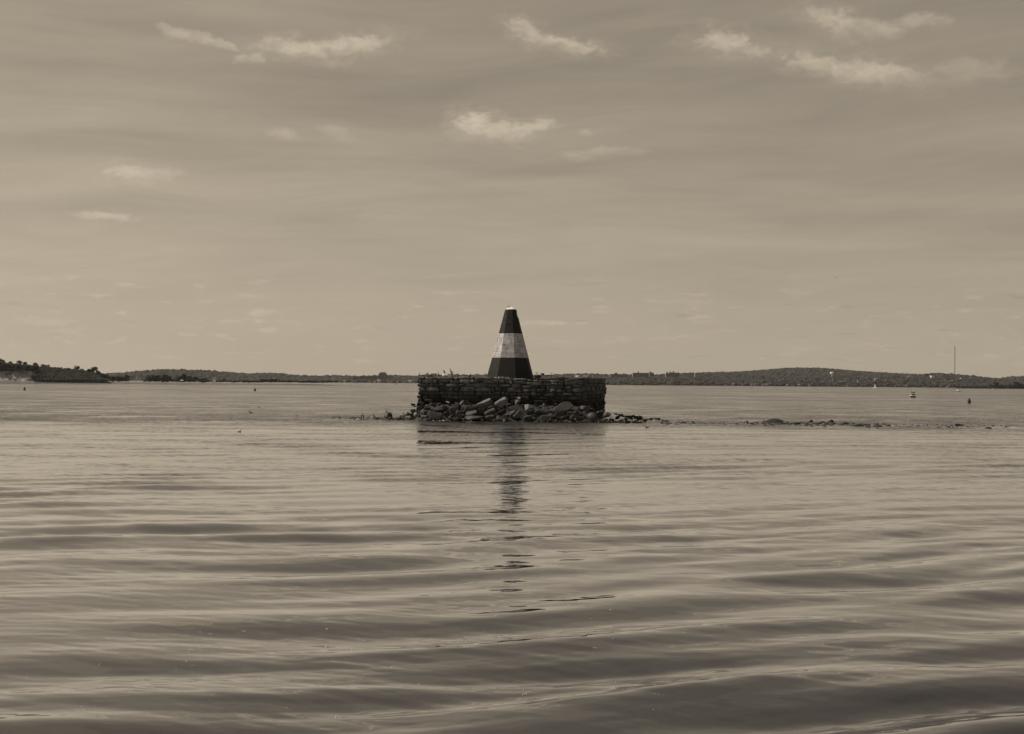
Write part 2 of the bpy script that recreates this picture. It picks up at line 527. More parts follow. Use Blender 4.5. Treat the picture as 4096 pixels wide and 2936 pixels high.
M['boulder_pale'] = surface('pale_bare_boulder', 0.055, 0.14, 0.9, 0.85, 0.04, 3.0, per_object=0.2, spec=0.25)
M['boulder_white'] = surface('bird_whitened_boulder', 0.4, 0.72, 1.4, 0.9, 0.04, 3.0, spec=0.15)
M['weed'] = surface('weedy_rubble', 0.008, 0.035, 1.5, 0.6, 0.05, 4.0, spec=0.4, coord='Position')
M['timber'] = surface('grey_weathered_timber', 0.10, 0.26, 3.0, 0.9, 0.02, 9.0, spec=0.2, stretch=(4, 4, 0.5))
M['grass'] = surface('dry_dark_grass', 0.02, 0.06, 2.0, 0.9, spec=0.1, coord='Position')

# ---------------------------------------------------------------- day beacon
TW = at(2041, 1528, 275.0)
TX, TY = TW.x, 275.0
def tz(py):
    return at(2041, py, 275.0).z
Z_TOP, Z_W1, Z_W0, Z_BASE = tz(1238), tz(1334.4), tz(1431.4), 7.0
PXM = 275.0 / F
R_TOP, R_BASE_Y = 23.1 * PXM, 93.6 * PXM
Z_1500 = tz(1500)
def rad_at(z):
    return R_TOP + (R_BASE_Y - R_TOP) * (Z_TOP - z) / (Z_TOP - Z_1500)
OCT = [R(-77 + 45 * k) for k in range(8)]     # vertex angles seen from the camera side, 0 = towards camera
def octring(z, r=None, jit=0.0, rnd=None):
    r = rad_at(z) if r is None else r
    out = []
    for a in OCT:
        rr = r + (rnd.uniform(-jit, jit) if rnd else 0)
        out.append(Vector((rr * math.sin(a), -rr * math.cos(a), z)))
    return out
rnd = random.Random(4)
beacon = thing('day_beacon', 'tall octagonal concrete daymark painted black, white and black', 'beacon', (TX, TY, 0))
def band(name, z0, z1, n, material, jit, extra_r=0.0):
    """one painted band: board-marked concrete with slight steps between the pours"""
    m_ = MB()
    rings = []
    for i in range(n + 1):
        z = z0 + (z1 - z0) * i / n
        rings.append(octring(z, rad_at(z) + extra_r + (rnd.uniform(-jit, jit) if 0 < i < n else 0)))
    m_.loft(rings)
    return m_.build(name, material, beacon)
band('lower_band', Z_BASE, Z_W0, 16, M['black_chipped'], 0.012)
band('white_band', Z_W0 + 0.002, Z_W1 - 0.002, 14, M['white_paint'], 0.014, 0.004)
ub = band('upper_band', Z_W1, Z_TOP, 14, M['black_paint'], 0.02)
for v_ in ub.data.vertices:               # spalled arris below the top
    if Z_TOP - 1.5 < v_.co.z < Z_TOP - 0.5 and v_.co.x > 0.8:
        v_.co.x -= 0.10
cap = MB()
apex = Vector((0.18, 0, Z_TOP + 0.52))
r0 = octring(Z_TOP + 0.003, R_TOP * 0.97)
r1 = [apex.lerp(p, 0.72) + Vector((0, 0, 0.06)) for p in r0]
r2 = [apex.lerp(p, 0.3) + Vector((0, 0, 0.02)) for p in r0]
r3 = [apex.lerp(p, 0.05) for p in r0]
cap.loft([r0, r1, r2, r3])
cap.build('cap', M['guano_white'], beacon)

# ---------------------------------------------------------------- granite retaining wall
YW = 260.0
THETA = R(8.0)
PF = at(1672, 1508, YW + 3.05)             # front left top corner
PC = at(2331, 1508, YW - 3.05)             # front right corner
FL = Vector((PF.x, PF.y, 0)); FC = Vector((PC.x, PC.y, 0))
U = (FC - FL).normalized(); WL = (FC - FL).length
NIN = Vector((-U.y, U.x, 0))              # into the islet
WROT = math.atan2(U.y, U.x)
wall = thing('retaining_wall', 'square rough granite block wall round the base of the beacon', 'wall', (FL.x, FL.y, 0), WROT)
SIDE = WL
rnd = random.Random(21)
def top_at(u):
    pts = [(0, 7.85), (7.5, 7.85), (9, 8.02), (15.5, 8.0), (17.5, 7.78), (21.5, 7.52), (27.5, 7.42), (29, 7.75), (30.2, 8.05), (31.5, 8.0)]
    for (a, za), (b, zb) in zip(pts, pts[1:]):
        if u <= b:
            return za + (zb - za) * max(0, (u - a)) / (b - a)
    return pts[-1][1]
def stone_mesh(seed, rough=0.07):
    """unit rough-faced block (x, z across the face, y = 0 front): bulged front, chipped edges"""
    r = random.Random(seed)
    n, mz = 4, 3
    vs, fs = [], []
    grid = {}
    for i in range(n + 1):
        for j in range(mz + 1):
            x = i / n - 0.5; z = j / mz - 0.5
            ex = min(i, n - i) == 0; ez = min(j, mz - j) == 0
            y = -r.uniform(0.05, 0.10)
            xx, zz = x + r.uniform(-.03, .03), z + r.uniform(-.05, .05)
            if ex or ez:
                y = r.uniform(0.02, 0.06)
            if ex and ez:
                y += 0.05; xx = x * 0.93; zz = z * 0.88
            grid[i, j] = len(vs); vs.append((xx, y, zz))
    for i in range(n):
        for j in range(mz):
            fs.append((grid[i, j], grid[i + 1, j], grid[i + 1, j + 1], grid[i, j + 1]))
    rim = [grid[i, 0] for i in range(n + 1)] + [grid[n, j] for j in range(1, mz + 1)] + [grid[i, mz] for i in range(n - 1, -1, -1)] + [grid[0, j] for j in range(mz - 1, 0, -1)]
    back = []
    for k in rim:
        x, y, z = vs[k]
        back.append(len(vs)); vs.append((x * 0.98, 0.7, z * 0.98))
    for a in range(len(rim)):
        b = (a + 1) % len(rim)
        fs.append((rim[b], rim[a], back[a], back[b]))
    fs.append(tuple(back))
    return np_mesh('granite_stone', vs, fs)
STONES = [stone_mesh(s) for s in range(18)]
for s in STONES:
    s.materials.append(M['granite'])
z6 = lambda xs: [((1640 + .1852 * x) - 1672) / (2331 - 1672) * WL for x in xs]
z7 = lambda xs: [((2020 + .1852 * x) - 1672) / (2331 - 1672) * WL for x in xs]
JOINTS = [z6([175, 330, 415, 500, 590, 680, 870, 950, 1050, 1335, 1415, 1720, 1810, 1910, 2065, 2170]) + z7([170, 485, 615, 750, 980, 1180, 1300, 1460, 1690]),
          z6([170, 250, 425, 500, 605, 860, 1085, 1315, 1500, 1590, 1895, 1930, 2065, 2170]) + z7([180, 480, 825, 1005, 1155, 1285, 1590, 1690]),
          z6([160, 435, 520, 790, 1070, 1195, 1410, 1675, 1925, 2205]) + z7([150, 375, 615, 760, 890, 1300, 1440, 1690]),
          z6([160, 355, 630, 860, 970, 1100, 1430, 1770, 1850, 2010, 2110]) + z7([50, 275, 390, 580, 700, 890, 980, 1105, 1235, 1340, 1455, 1690]),
          z6([150, 415, 525, 660, 800, 1065, 1180, 1440, 1600, 1715, 1780, 2010]) + z7([0, 120, 290, 580, 700, 850, 1110, 1260, 1480, 1690]),
          z6([140, 265, 420, 680, 970, 1060, 1430, 1530, 1790, 2040, 2170])]
def rand_joints(L, lo, hi):
    xs = [0.0]
    while xs[-1] < L - hi:
        xs.append(xs[-1] + rnd.uniform(lo, hi))
    return xs + [L]
COURSE = [0.52, 0.70, 0.62, 0.80, 0.70, 0.66, 0.72, 0.78, 0.74, 0.7]
while len(JOINTS) < len(COURSE):
    JOINTS.append(rand_joints(WL, 0.9, 2.4))
JOINTS[5] = JOINTS[5] + [x for x in rand_joints(WL, 0.9, 2.0) if x > JOINTS[5][-1] + .7]
count = 0
def lay(u0, u1, z0, z1, place, joined=None):
    """one stone between joints u0..u1 and bed heights z0..z1"""
    global count
    g = rnd.uniform(0.05, 0.11)
    wd, hg = u1 - u0 - g * 1.7, z1 - z0 - g * 0.8
    me = rnd.choice(STONES)
    prot = rnd.uniform(-0.16, 0.08) if place is FRONT else rnd.uniform(-0.24, 0.16)
    loc = Vector(((u0 + u1) / 2, prot, (z0 + z1) / 2))
    tilt = rnd.uniform(-0.025, 0.025)
    mat_ = place @ Matrix.Translation(loc) @ Matrix.Rotation(tilt, 4, 'Y') @ Matrix.Diagonal((wd * rnd.choice((1, -1)), 1.0, hg * 1.0, 1.0))
    if joined is not None:
        neg = mat_.determinant() < 0
        joined.add([mat_ @ v.co for v in me.vertices], [tuple(reversed(p.vertices)) if neg else tuple(p.vertices) for p in me.polygons])
        return
    o = bpy.data.objects.new('stone', me)
    COL.objects.link(o)
    o.parent = wall
    o.matrix_local = mat_
    count += 1
FRONT = Matrix.Identity(4)
RIGHT = Matrix.Translation((WL, 0, 0)) @ Matrix.Rotation(R(90), 4, 'Z')
BACK = Matrix.Translation((WL, SIDE, 0)) @ Matrix.Rotation(R(180), 4, 'Z')
LEFT = Matrix.Translation((0, SIDE, 0)) @ Matrix.Rotation(R(-90), 4, 'Z')
for c, js in enumerate(JOINTS):
    js = sorted(js); js[0] = rnd.uniform(0.0, 0.28); js[-1] = WL - (0.03 if c % 2 else 0.0)
    zt = [top_at(0) - sum(COURSE[:c]), ]
    for a, b in zip(js, js[1:]):
        if b - a < 0.25:
            continue
        um = (a + b) / 2
        sag = (top_at(um) - 7.8) * max(0.0, 1 - c / 5.0)
        wob = 0.05 * math.sin(um * 0.9 + c * 1.7)
        wob2 = 0.05 * math.sin(um * 0.9 + (c + 1) * 1.7)
        zt = 7.8 - sum(COURSE[:c]) + sag + (wob if c else rnd.uniform(-.13, .08))
        sag2 = (top_at(um) - 7.8) * max(0.0, 1 - (c + 1) / 5.0)
        zb = 7.8 - sum(COURSE[:c + 1]) + sag2 + wob2
        if 0.6 < zt:
            lay(a, b, zb, zt, FRONT)
rest = MB()
for c in range(len(COURSE)):
    for place, is_right in ((RIGHT, True), (BACK, False), (LEFT, False)):
        js = rand_joints(SIDE, 1.1, 2.6) if is_right else rand_joints(SIDE, 2.0, 3.6)
        top = 8.02 if is_right else 7.8
        for a, b in zip(js, js[1:]):
            zt = top - sum(COURSE[:c]) + (rnd.uniform(-.09, .06) if c == 0 else 0)
            zb = top - sum(COURSE[:c + 1])
            if is_right and c < 6 and count < 300:
                lay(a, b, zb, zt, place)
            else:
                lay(a, b, zb, zt, place, rest)
tag(rest.build('hidden_side_stones', M['granite'], wall), kind='stuff')
core = MB()
core.box(0.35, WL - 0.35, 0.35, SIDE - 0.35, -2.0, 7.05)
core.build('rubble_fill', M['granite_dark'], wall)

# ---------------------------------------------------------------- boulders
def rock_mesh(seed, n=13, squash=1.0, sharp=1.0, detail=1):
    """irregular boulder in the unit cube: convex hull of scattered points, edges worn, faces broken up"""
    r = random.Random(seed)
    bm = bmesh.new()
    for k in range(n):
        v = Vector((r.gauss(0, 1), r.gauss(0, 1), r.gauss(0, 1))).normalized()
        p = 1.0 + r.uniform(-0.12, 0.12)
        e = 0.55 if sharp > 0.5 else 0.9
        v = Vector([math.copysign(abs(q) ** e, q) for q in v]) * 0.5 * p
        bm.verts.new(v)
    res = bmesh.ops.convex_hull(bm, input=bm.verts)
    bmesh.ops.delete(bm, geom=[e for e in res['geom_interior'] if isinstance(e, bmesh.types.BMVert)], context='VERTS')
    bmesh.ops.dissolve_limit(bm, angle_limit=R(14), verts=bm.verts, edges=bm.edges)
    bmesh.ops.bevel(bm, geom=list(bm.edges), offset=0.035 if sharp > 0.5 else 0.10, segments=1, affect='EDGES', profile=0.5)
    bmesh.ops.triangulate(bm, faces=bm.faces)
    for v in bm.verts:
        v.co += Vector((mnoise.noise(v.co * 3.1 + Vector((seed, 0, 0))), mnoise.noise(v.co * 3.1 + Vector((0, seed, 0))), mnoise.noise(v.co * 3.1 + Vector((0, 0, seed))))) * 0.03
    xs = [v.co for v in bm.verts]
    lo = Vector([min(p[i] for p in xs) for i in range(3)]); hi = Vector([max(p[i] for p in xs) for i in range(3)])
    for v in bm.verts:
        v.co = Vector([(v.co[i] - (lo[i] + hi[i]) / 2) / (hi[i] - lo[i]) for i in range(3)])
    me = bpy.data.meshes.new('boulder')
    bm.to_mesh(me); bm.free()
    if sharp <= 0.5:
        me.polygons.foreach_set('use_smooth', [True] * len(me.polygons))
    return me

# ramp on which the boulders lie: from the water's edge up to the foot of the wall
def wall_y(x):
    return FL.y + (FC.y - FL.y) * (x - FL.x) / (FC.x - FL.x)
RAMP_L, RAMP_H = 7.6, 3.9
def on_ramp(px, py):
    d = pix_dir(px, py)
    lo, hi = 200.0, 300.0
    for _ in range(40):
        mid = (lo + hi) / 2
        p = Vector((0, 0, CAM_H)) + d * (mid / d.y)
        rz_ = RAMP_H * (1 - (wall_y(p.x) - p.y) / RAMP_L)
        if p.z > rz_:
            lo = mid
        else:
            hi = mid
    p = Vector((0, 0, CAM_H)) + d * (lo / d.y)
    return p
ORD = ['first', 'second', 'third', 'fourth', 'fifth', 'sixth', 'seventh', 'eighth', 'ninth', 'tenth', 'eleventh', 'twelfth', 'thirteenth',
       'fourteenth', 'fifteenth', 'sixteenth', 'seventeenth', 'eighteenth', 'nineteenth', 'twentieth', 'twenty-first', 'twenty-second', 'twenty-third',
       'twenty-fourth', 'twenty-fifth', 'twenty-sixth', 'twenty-seventh', 'twenty-eighth', 'twenty-ninth', 'thirtieth', 'thirty-first', 'thirty-second']
# (x, y, width, height) in zoom pixels, tilt in degrees (positive = right end up), tone, shape
Z6 = [(230, 860, 140, 170, 40, 'm', 's'), (185, 1000, 120, 170, 20, 'm', 's'), (310, 965, 150, 90, 0, 'd', 's'),
      (305, 1065, 100, 70, 10, 'p', 's'), (530, 1045, 350, 190, -6, 'm', 's'), (590, 920, 220, 200, 30, 'm', 's'), (720, 880, 200, 170, 20, 'd', 's'), (630, 790, 130, 90, 10, 'd', 'r'),
      (480, 800, 130, 90, 10, 'd', 'r'), (815, 745, 100, 62, -20, 'w', 'r'), (1000, 810, 90, 150, 70, 'p', 's'), (1125, 775, 150, 170, 55, 'p', 's'), (960, 900, 240, 120, 12, 'm', 's'), (800, 1010, 170, 170, 30, 'm', 's'),
      (1160, 850, 120, 75, 25, 'p', 's'), (1320, 920, 350, 190, -8, 'd', 's'), (1330, 1010, 270, 80, 6, 'm', 's'), (1080, 980, 190, 80, -10, 'm', 's'), (960, 1035, 150, 70, -8, 'd', 's'),
      (1040, 1075, 230, 120, 14, 'd', 's'), (870, 1105, 110, 60, -20, 'm', 's'), (1230, 1120, 110, 65, 20, 'd', 's'), (1400, 1085, 420, 90, 0, 'd', 's'), (1550, 960, 95, 180, 78, 'm', 's'),
      (1610, 785, 330, 120, 14, 'p', 's'), (1760, 855, 180, 100, 5, 'd', 'r'), (1975, 755, 270, 150, 28, 'p', 's'), (1740, 970, 270, 180, 22, 'm', 's'), (1730, 1090, 215, 150, 6, 'm', 's'),
      (1975, 975, 240, 170, 24, 'm', 's'), (1990, 1085, 260, 100, 8, 'd', 's'), (1920, 1135, 150, 70, -4, 'd', 'r'), (2160, 825, 170, 140, 0, 'm', 'r'), (2225, 1000, 190, 180, 32, 'm', 's')]
Z7 = [(275, 730, 190, 220, 62, 'p', 'r'), (110, 825, 170, 120, 0, 'm', 'r'), (240, 885, 310, 110, 5, 'd', 's'), (175, 995, 200, 150, 38, 'm', 's'), (300, 1015, 300, 180, 24, 'm', 's'),
      (540, 865, 270, 150, -8, 'd', 's'), (545, 965, 170, 150, 48, 'm', 's'), (770, 965, 290, 160, -16, 'm', 's'), (830, 915, 105, 80, 10, 'm', 's'), (540, 1095, 290, 150, 0, 'm', 'r'),
      (905, 1105, 340, 150, 4, 'm', 's'), (1240, 895, 420, 200, 26, 'm', 's'), (1180, 1040, 320, 160, 10, 'd', 's'), (1420, 1020, 240, 240, -30, 'd', 's'), (1530, 1105, 270, 170, -20, 'm', 's'),
      (1790, 1065, 440, 230, -6, 'd', 'r'), (1700, 885, 250, 120, -10, 'd', 's'), (1610, 895, 110, 70, -20, 'm', 's'), (2060, 965, 210, 110, 18, 'd', 'r'), (2200, 1015, 220, 130, 20, 'd', 'r'), (2090, 1165, 100, 60, 0, 'd', 'r'), (2190, 1135, 95, 70, 0, 'm', 'r')]
ZR = [(50, 165, 160, 100, 0, 'd', 'r'), (220, 235, 220, 120, 14, 'd', 'r'), (400, 225, 140, 90, -10, 'd', 'r'), (530, 245, 130, 70, -8, 'm', 's'), (300, 365, 150, 150, 0, 'd', 'r'), (440, 315, 160, 120, 20, 'd', 'r'),
      (550, 390, 200, 120, -6, 'm', 'r'), (665, 345, 160, 130, -20, 'm', 'r'), (780, 320, 150, 100, -20, 'm', 's'), (970, 320, 240, 100, -6, 'm', 'r'), (740, 275, 420, 60, -2, 'd', 'r'), (150, 385, 100, 60, 0, 'm', 'r'),
      (900, 375, 120, 65, 6, 'p', 'r'), (1150, 385, 160, 90, 0, 'd', 'r'), (1120, 425, 180, 40, 0, 'm', 'r'), (1300, 360, 150, 70, 0, 'm', 'r'), (1410, 340, 100, 60, 0, 'd', 'r'), (1490, 350, 90, 60, 0, 'd', 's'), (1580, 385, 100, 60, 0, 'd', 'r'), (1690, 388, 120, 34, 0, 'd', 'r')]
ZL = [(1500, 255, 350, 150, -4, 'd', 'r'), (1760, 255, 170, 120, 18, 'p', 's'), (1890, 195, 130, 110, -8, 'm', 'r'), (1990, 130, 110, 90, 0, 'm', 's'), (2072, 95, 66, 130, 80, 'd', 's'), (1955, 225, 130, 110, 10, 'd', 's'),
      (1890, 300, 180, 70, 0, 'd', 'r'), (2000, 290, 150, 60, 0, 'd', 's'), (1180, 292, 120, 40, 0, 'd', 'r')]
TONE = {'m': ('boulder', 'grey'), 'd': ('boulder_dark', 'dark'), 'p': ('boulder_pale', 'pale'), 'w': ('boulder_white', 'whitened')}
SHAPE = {'s': 'angular', 'r': 'rounded'}
rocks = []
for src, (ox, oy, sc) in ((Z6, (1640, 1470, .1852)), (Z7, (2020, 1470, .1852)), (ZR, (2400, 1620, .1587)), (ZL, (1300, 1620, .1764))):
    for (x, y, w_, h_, tilt, tone, shp) in src:
        rocks.append((ox + x * sc, oy + y * sc, w_ * sc, h_ * sc, tilt, tone, shp, 'tail' if src is ZR else 'left' if src is ZL else 'foot'))
HAND = {0: None}
ROCKLIB = {'s': [rock_mesh(100 + k, 12, sharp=1) for k in range(14)], 'r': [rock_mesh(200 + k, 26, sharp=0) for k in range(8)]}
rnd = random.Random(8)
placed = []
for i, (px, py, pw, ph, tilt, tone, shp, zone) in enumerate(rocks):
    if zone == 'foot':
        p = on_ramp(px, py)
    else:
        d_ = on_water(px, min(py + ph * 0.5, 1690)).y
        p = at(px, py, max(246.0, min(d_, 262.0)) + 1.0)
    s = p.y / F
    wd, hg = pw * s * 1.06, ph * s * 1.12
    dp = max(0.6 * wd, hg) * rnd.uniform(0.85, 1.15)
    me = rnd.choice(ROCKLIB[shp])
    o = bpy.data.objects.new('boulder', me.copy())
    o.data.materials.append(M[TONE[tone][0]])
    COL.objects.link(o)
    ca, sa = abs(math.cos(R(tilt))), abs(math.sin(R(tilt)))
    # size of the untilted block whose tilted outline fills the seen width and height
    det_ = ca * ca - sa * sa
    if abs(det_) > 0.45:
        a_ = (wd * ca - hg * sa) / det_; b_ = (hg * ca - wd * sa) / det_
    else:
        a_, b_ = 0.85 * max(wd, hg), 0.62 * min(wd, hg)
    a_ = max(a_, 0.5 * max(wd, hg)); b_ = max(b_, 0.6 * min(wd, hg), 0.55 * a_ if abs(tilt) > 3 else 0); dp = max(dp, b_)
    o.matrix_world = (Matrix.Translation(p + Vector((0, 0.35, -0.05))) @ Matrix.Rotation(-R(tilt), 4, 'Y') @ Matrix.Rotation(rnd.uniform(-.25, .25), 4, 'X') @ Matrix.Rotation(rnd.choice((0, math.pi)) + rnd.uniform(-.2, .2), 4, 'Z')
                      @ Matrix.Diagonal((a_, dp, b_, 1)))
    placed.append((o, px, py, ph, tone, shp, zone, pw))
# labels: rows counted along the shore
def rows_of(sel):
    return sorted(sel, key=lambda r_: r_[1])
foot = [r_ for r_ in placed if r_[6] == 'foot']
zones = [('in the waterline row', [r_ for r_ in foot if r_[2] + r_[3] / 2 > 1672]),
         ('in the middle row', [r_ for r_ in foot if 1672 >= r_[2] + r_[3] / 2 > 1645]),
         ('against the wall foot', [r_ for r_ in foot if r_[2] + r_[3] / 2 <= 1645]),
         ('in the tail right of the wall', [r_ for r_ in placed if r_[6] == 'tail']),
         ('off the left wall end', [r_ for r_ in placed if r_[6] == 'left'])]
for where, sel in zones:
    for k, r_ in enumerate(rows_of(sel)):
        size = 'large ' if r_[7] > 55 else 'small ' if r_[7] < 22 else ''
        tag(r_[0], f"{size}{TONE[r_[4]][1]} {SHAPE[r_[5]]} boulder, {ORD[k]} from the left {where}", 'boulder', 'boulders round the islet')

# mound under the boulders
mound = MB()
gx = np.linspace(FL.x - 12, FC.x + 13, 60)
prof = [(-9.6, -1.6), (-7.6, -0.5), (-5.5, 0.25), (-3.0, 1.3), (-0.4, 2.7), (2.0, 3.0)]
vs, fs = [], []
for i, x in enumerate(gx):
    out = max(0.0, FL.x + 0.8 - x, x - FC.x + 0.5)
    k = max(0.0, 1 - out / (1.3 if x < 0 else 5.0))
    for (dy_, z_) in prof:
        vs.append((x, wall_y(x) + dy_ * (0.35 + .65 * k) + rnd.uniform(-.2, .2), (z_ + 1.0) * k - 1.0 + rnd.uniform(-.15, .15)))
n_ = len(prof)
for i in range(len(gx) - 1):
    for j in range(n_ - 1):
        fs.append((i * n_ + j, (i + 1) * n_ + j, (i + 1) * n_ + j + 1, i * n_ + j + 1))
mound.add(vs, fs)
tag(mound.build('rubble_mound', M['weed'], None, True), 'dark weedy rubble under the boulders', kind='structure')

# broken small stones and weed along the bar, awash: nobody could count these
def scatter_rubble(name, spots, material, label, seed):
    r = random.Random(seed)
    lib = [ROCKLIB['s'][k] for k in range(6)] + [ROCKLIB['r'][0], ROCKLIB['r'][1]]
    mb_ = MB()
    for (x, y, z, s) in spots:
        me = r.choice(lib)
        mt_ = Matrix.Translation((x, y, z)) @ Matrix.Rotation(r.uniform(0, 6.28), 4, 'Z') @ Matrix.Rotation(r.uniform(-.5, .5), 4, 'X') @ Matrix.Diagonal((s * r.uniform(.8, 1.7), s * r.uniform(.8, 1.3), s * r.uniform(.45, .8), 1))
        mb_.add([mt_ @ v.co for v in me.vertices], [tuple(p_.vertices) for p_ in me.polygons])
    return tag(mb_.build(name, material), label, kind='stuff')
r = random.Random(77)
spots = []
for k in range(330):           # chips between the boulders
    x = r.uniform(FL.x - 5, FC.x + 10)
    t_ = r.random()
    inside = FL.x - 1 < x < FC.x + 2
    z_ = RAMP_H * t_ * 0.8 if inside else r.uniform(-.05, .25)
    y_ = wall_y(x) - RAMP_L * (1 - t_) if inside else wall_y(x) - r.uniform(5.0, 7.2)
    spots.append((x, y_, z_ + 0.05, r.uniform(.25, .75)))
scatter_rubble('rubble', spots, M['boulder_dark'], 'broken stones wedged between the boulders', 5)  # stones coloured dark to paint the shade between the boulders
spots = []
for k in range(380):           # left bar
    f_ = r.random() ** 1.4
    p = on_water(1640 - 320 * f_, 1677 + r.uniform(-5, 6) - 6 * f_)
    spots.append((p.x, p.y, r.uniform(-.1, .05), r.uniform(.2, .55) * (1 - .5 * f_)))
for k in range(760):           # right bar
    px = 2640 + 1400 * r.random()
    cl = 1.0 if px < 2780 or 2980 < px < 3560 else 0.45
    p = on_water(px, 1690 + (px - 2640) / 1400 * 18 + r.gauss(0, 3.6))
    spots.append((p.x, p.y, r.uniform(-.2, .0), r.uniform(.2, .6) * cl + .12))
scatter_rubble('awash_rubble', spots, M['weed'], 'weedy stones just awash along the bar', 6)
# reef heads standing clear of the water on the right-hand bar
reef = [(3081, 1682, 112, 19, 0, 'm', 'long low hump-backed grey rock on the bar right of the islet'),
        (3126, 1684, 20, 10, 0, 'd', 'dark knob at the right end of the long low rock'),
        (3109, 1695, 28, 8, 0, 'd', 'low dark rock just below the long hump-backed one'),
        (3140, 1693, 32, 7, 0, 'd', 'flat dark rock right of the long hump-backed one'),
        (3160, 1701, 11, 5, 0, 'd', 'tiny dark stone in the water below the bar'),
        (3188, 1693, 27, 10, 0, 'd', 'rounded dark rock midway along the right-hand bar'),
        (3243, 1685, 20, 10, 20, 'm', 'pointed grey rock on top of the right-hand bar'),
        (3291, 1687, 31, 9, 0, 'm', 'broad grey rock between two pointed ones on the bar'),
        (3323, 1684, 29, 11, 16, 'm', 'slanting grey slab near the end of the bar'),
        (3254, 1693, 15, 7, 0, 'd', 'small dark stone below the pointed grey rock'),
        (3277, 1694, 28, 7, 10, 'd', 'leaning dark stone below the broad grey rock'),
        (3381, 1692, 36, 9, 0, 'd', 'low dark rock right of the slanting slab'),
        (3438, 1701, 50, 10, 0, 'd', 'wide dark weedy rock among breaking ripples'),
        (3474, 1703, 24, 7, 0, 'd', 'short black rock left of a flat black one'),
        (3516, 1704, 36, 7, 0, 'd', 'flat black rock ending the chain of reef heads'),
        (3839, 1699, 32, 11, 0, 'm', 'lone dark lump far along the bar'),
        (3958, 1711, 40, 8, 0, 'd', 'black low rock nearest the edge, alone in the water')]
for (px, py, pw, ph, tilt, tone, lab) in reef:
    q = on_water(px, py + ph * 0.4)
    s = q.y / F
    if pw > 100:               # hump-backed: long slope on the left, blunt right end
        rg = []
        for f_, h_ in ((0, .04), (.12, .2), (.28, .45), (.42, .72), (.58, .96), (.72, 1.0), (.84, .86), (.94, .55), (1, .1)):
            rg.append([Vector((f_ - .5 + rnd.uniform(-.01, .01), .5 * math.cos(a_) * (h_ ** .4), -.3 + .8 * h_ * max(-.2, math.sin(a_)) + rnd.uniform(-.03, .03))) for a_ in np.linspace(-.6, math.pi + .6, 9)])
        me = MB().loft(rg).mesh('reef_rock', True)
    else:
        me = rnd.choice(ROCKLIB['r']).copy()
    me.materials.append(M[TONE[tone][0]])
    o = obj('reef_rock', me)
    o.matrix_world = Matrix.Translation((q.x, q.y + 0.3, ph * s * 0.05)) @ Matrix.Rotation(-R(tilt), 4, 'Y') @ Matrix.Rotation(0 if pw > 100 else rnd.choice((0, math.pi)), 4, 'Z') @ Matrix.Diagonal((pw * s * 1.05, pw * s * 0.6, ph * s * 1.5, 1))
    tag(o, lab, 'rock', 'reef heads on the right-hand bar')

# ---------------------------------------------------------------- things on top of the wall
def on_top(px, py, depth):
    """a point on the islet top, given pixel column and metres behind the wall face"""
    p = at(px, py, YW + depth)
    return p
def top_rock(name, px0, px1, py0, py1, depth, material, label, cat, seed, shp='s'):
    a = at((px0 + px1) / 2, py1, YW + depth); s = a.y / F
    me = (ROCKLIB[shp][seed % len(ROCKLIB[shp])]).copy(); me.materials.append(material)
    o = obj(name, me)
    h = (py1 - py0) * s; w_ = (px1 - px0) * s
    o.matrix_world = Matrix.Translation((a.x, a.y, a.z + h * 0.5 - 0.02)) @ Matrix.Rotation(seed, 4, 'Z') @ Matrix.Diagonal((w_ * 1.02, w_ * 0.8, h * 1.1, 1))
    return tag(o, label, cat)
top_rock('whitened_boulder', 1767, 1797, 1495, 1509, 4.0, M['boulder_white'], 'large bird-whitened boulder on the wall top beside the timber stump', 'boulder', 3, 'r')
top_rock('coping_stone', 1871, 1887, 1499, 1508, 2.2, M['boulder_pale'], 'pointed pale stone on the wall top left of two gulls', 'stone', 5)
top_rock('flat_boulder', 2131, 2170, 1498, 1517, 3.0, M['boulder'], 'grey rock on the wall top just right of the beacon', 'boulder', 8, 'r')
top_rock('dark_boulder', 2161, 2179, 1492, 1503, 7.0, M['boulder_dark'], 'round black rock on the wall top right of the beacon', 'boulder', 9, 'r')
top_rock('pale_slab', 2178, 2215, 1498, 1503, 7.5, M['boulder_white'], 'flat bird-whitened slab behind the grass', 'boulder', 10)
top_rock('leaning_white_stone', 2297, 2322, 1503, 1516, 2.5, M['boulder_white'], 'bird-whitened stone lying by the right corner of the wall', 'boulder', 12)
top_rock('small_pale_stone', 2288, 2299, 1502, 1507, 5.0, M['boulder_pale'], 'small pale stone at the right end of the grass', 'stone', 13, 'r')
a = at(1805, 1509, YW + 2.6); s = a.y / F
stump = thing('timber_stump', 'short grey timber pile stump standing on the wall top', 'stump', (a.x, a.y, 7.0))
tp = MB(); zt_ = at(1805, 1493, YW + 2.6).z - 7.0
tp.lathe([(7.2 * s, 0.0), (7.2 * s, zt_ * .4), (6.7 * s, zt_ * .8), (6.2 * s, zt_)], 10)
tp.build('pile', M['timber'], stump)
tp = MB(); tp.lathe([(6.9 * s, zt_ * .42), (7.25 * s, zt_ * .44), (7.2 * s, zt_ * .5), (6.9 * s, zt_ * .52)], 10)
tp.build('iron_band', M['boulder_dark'], stump)
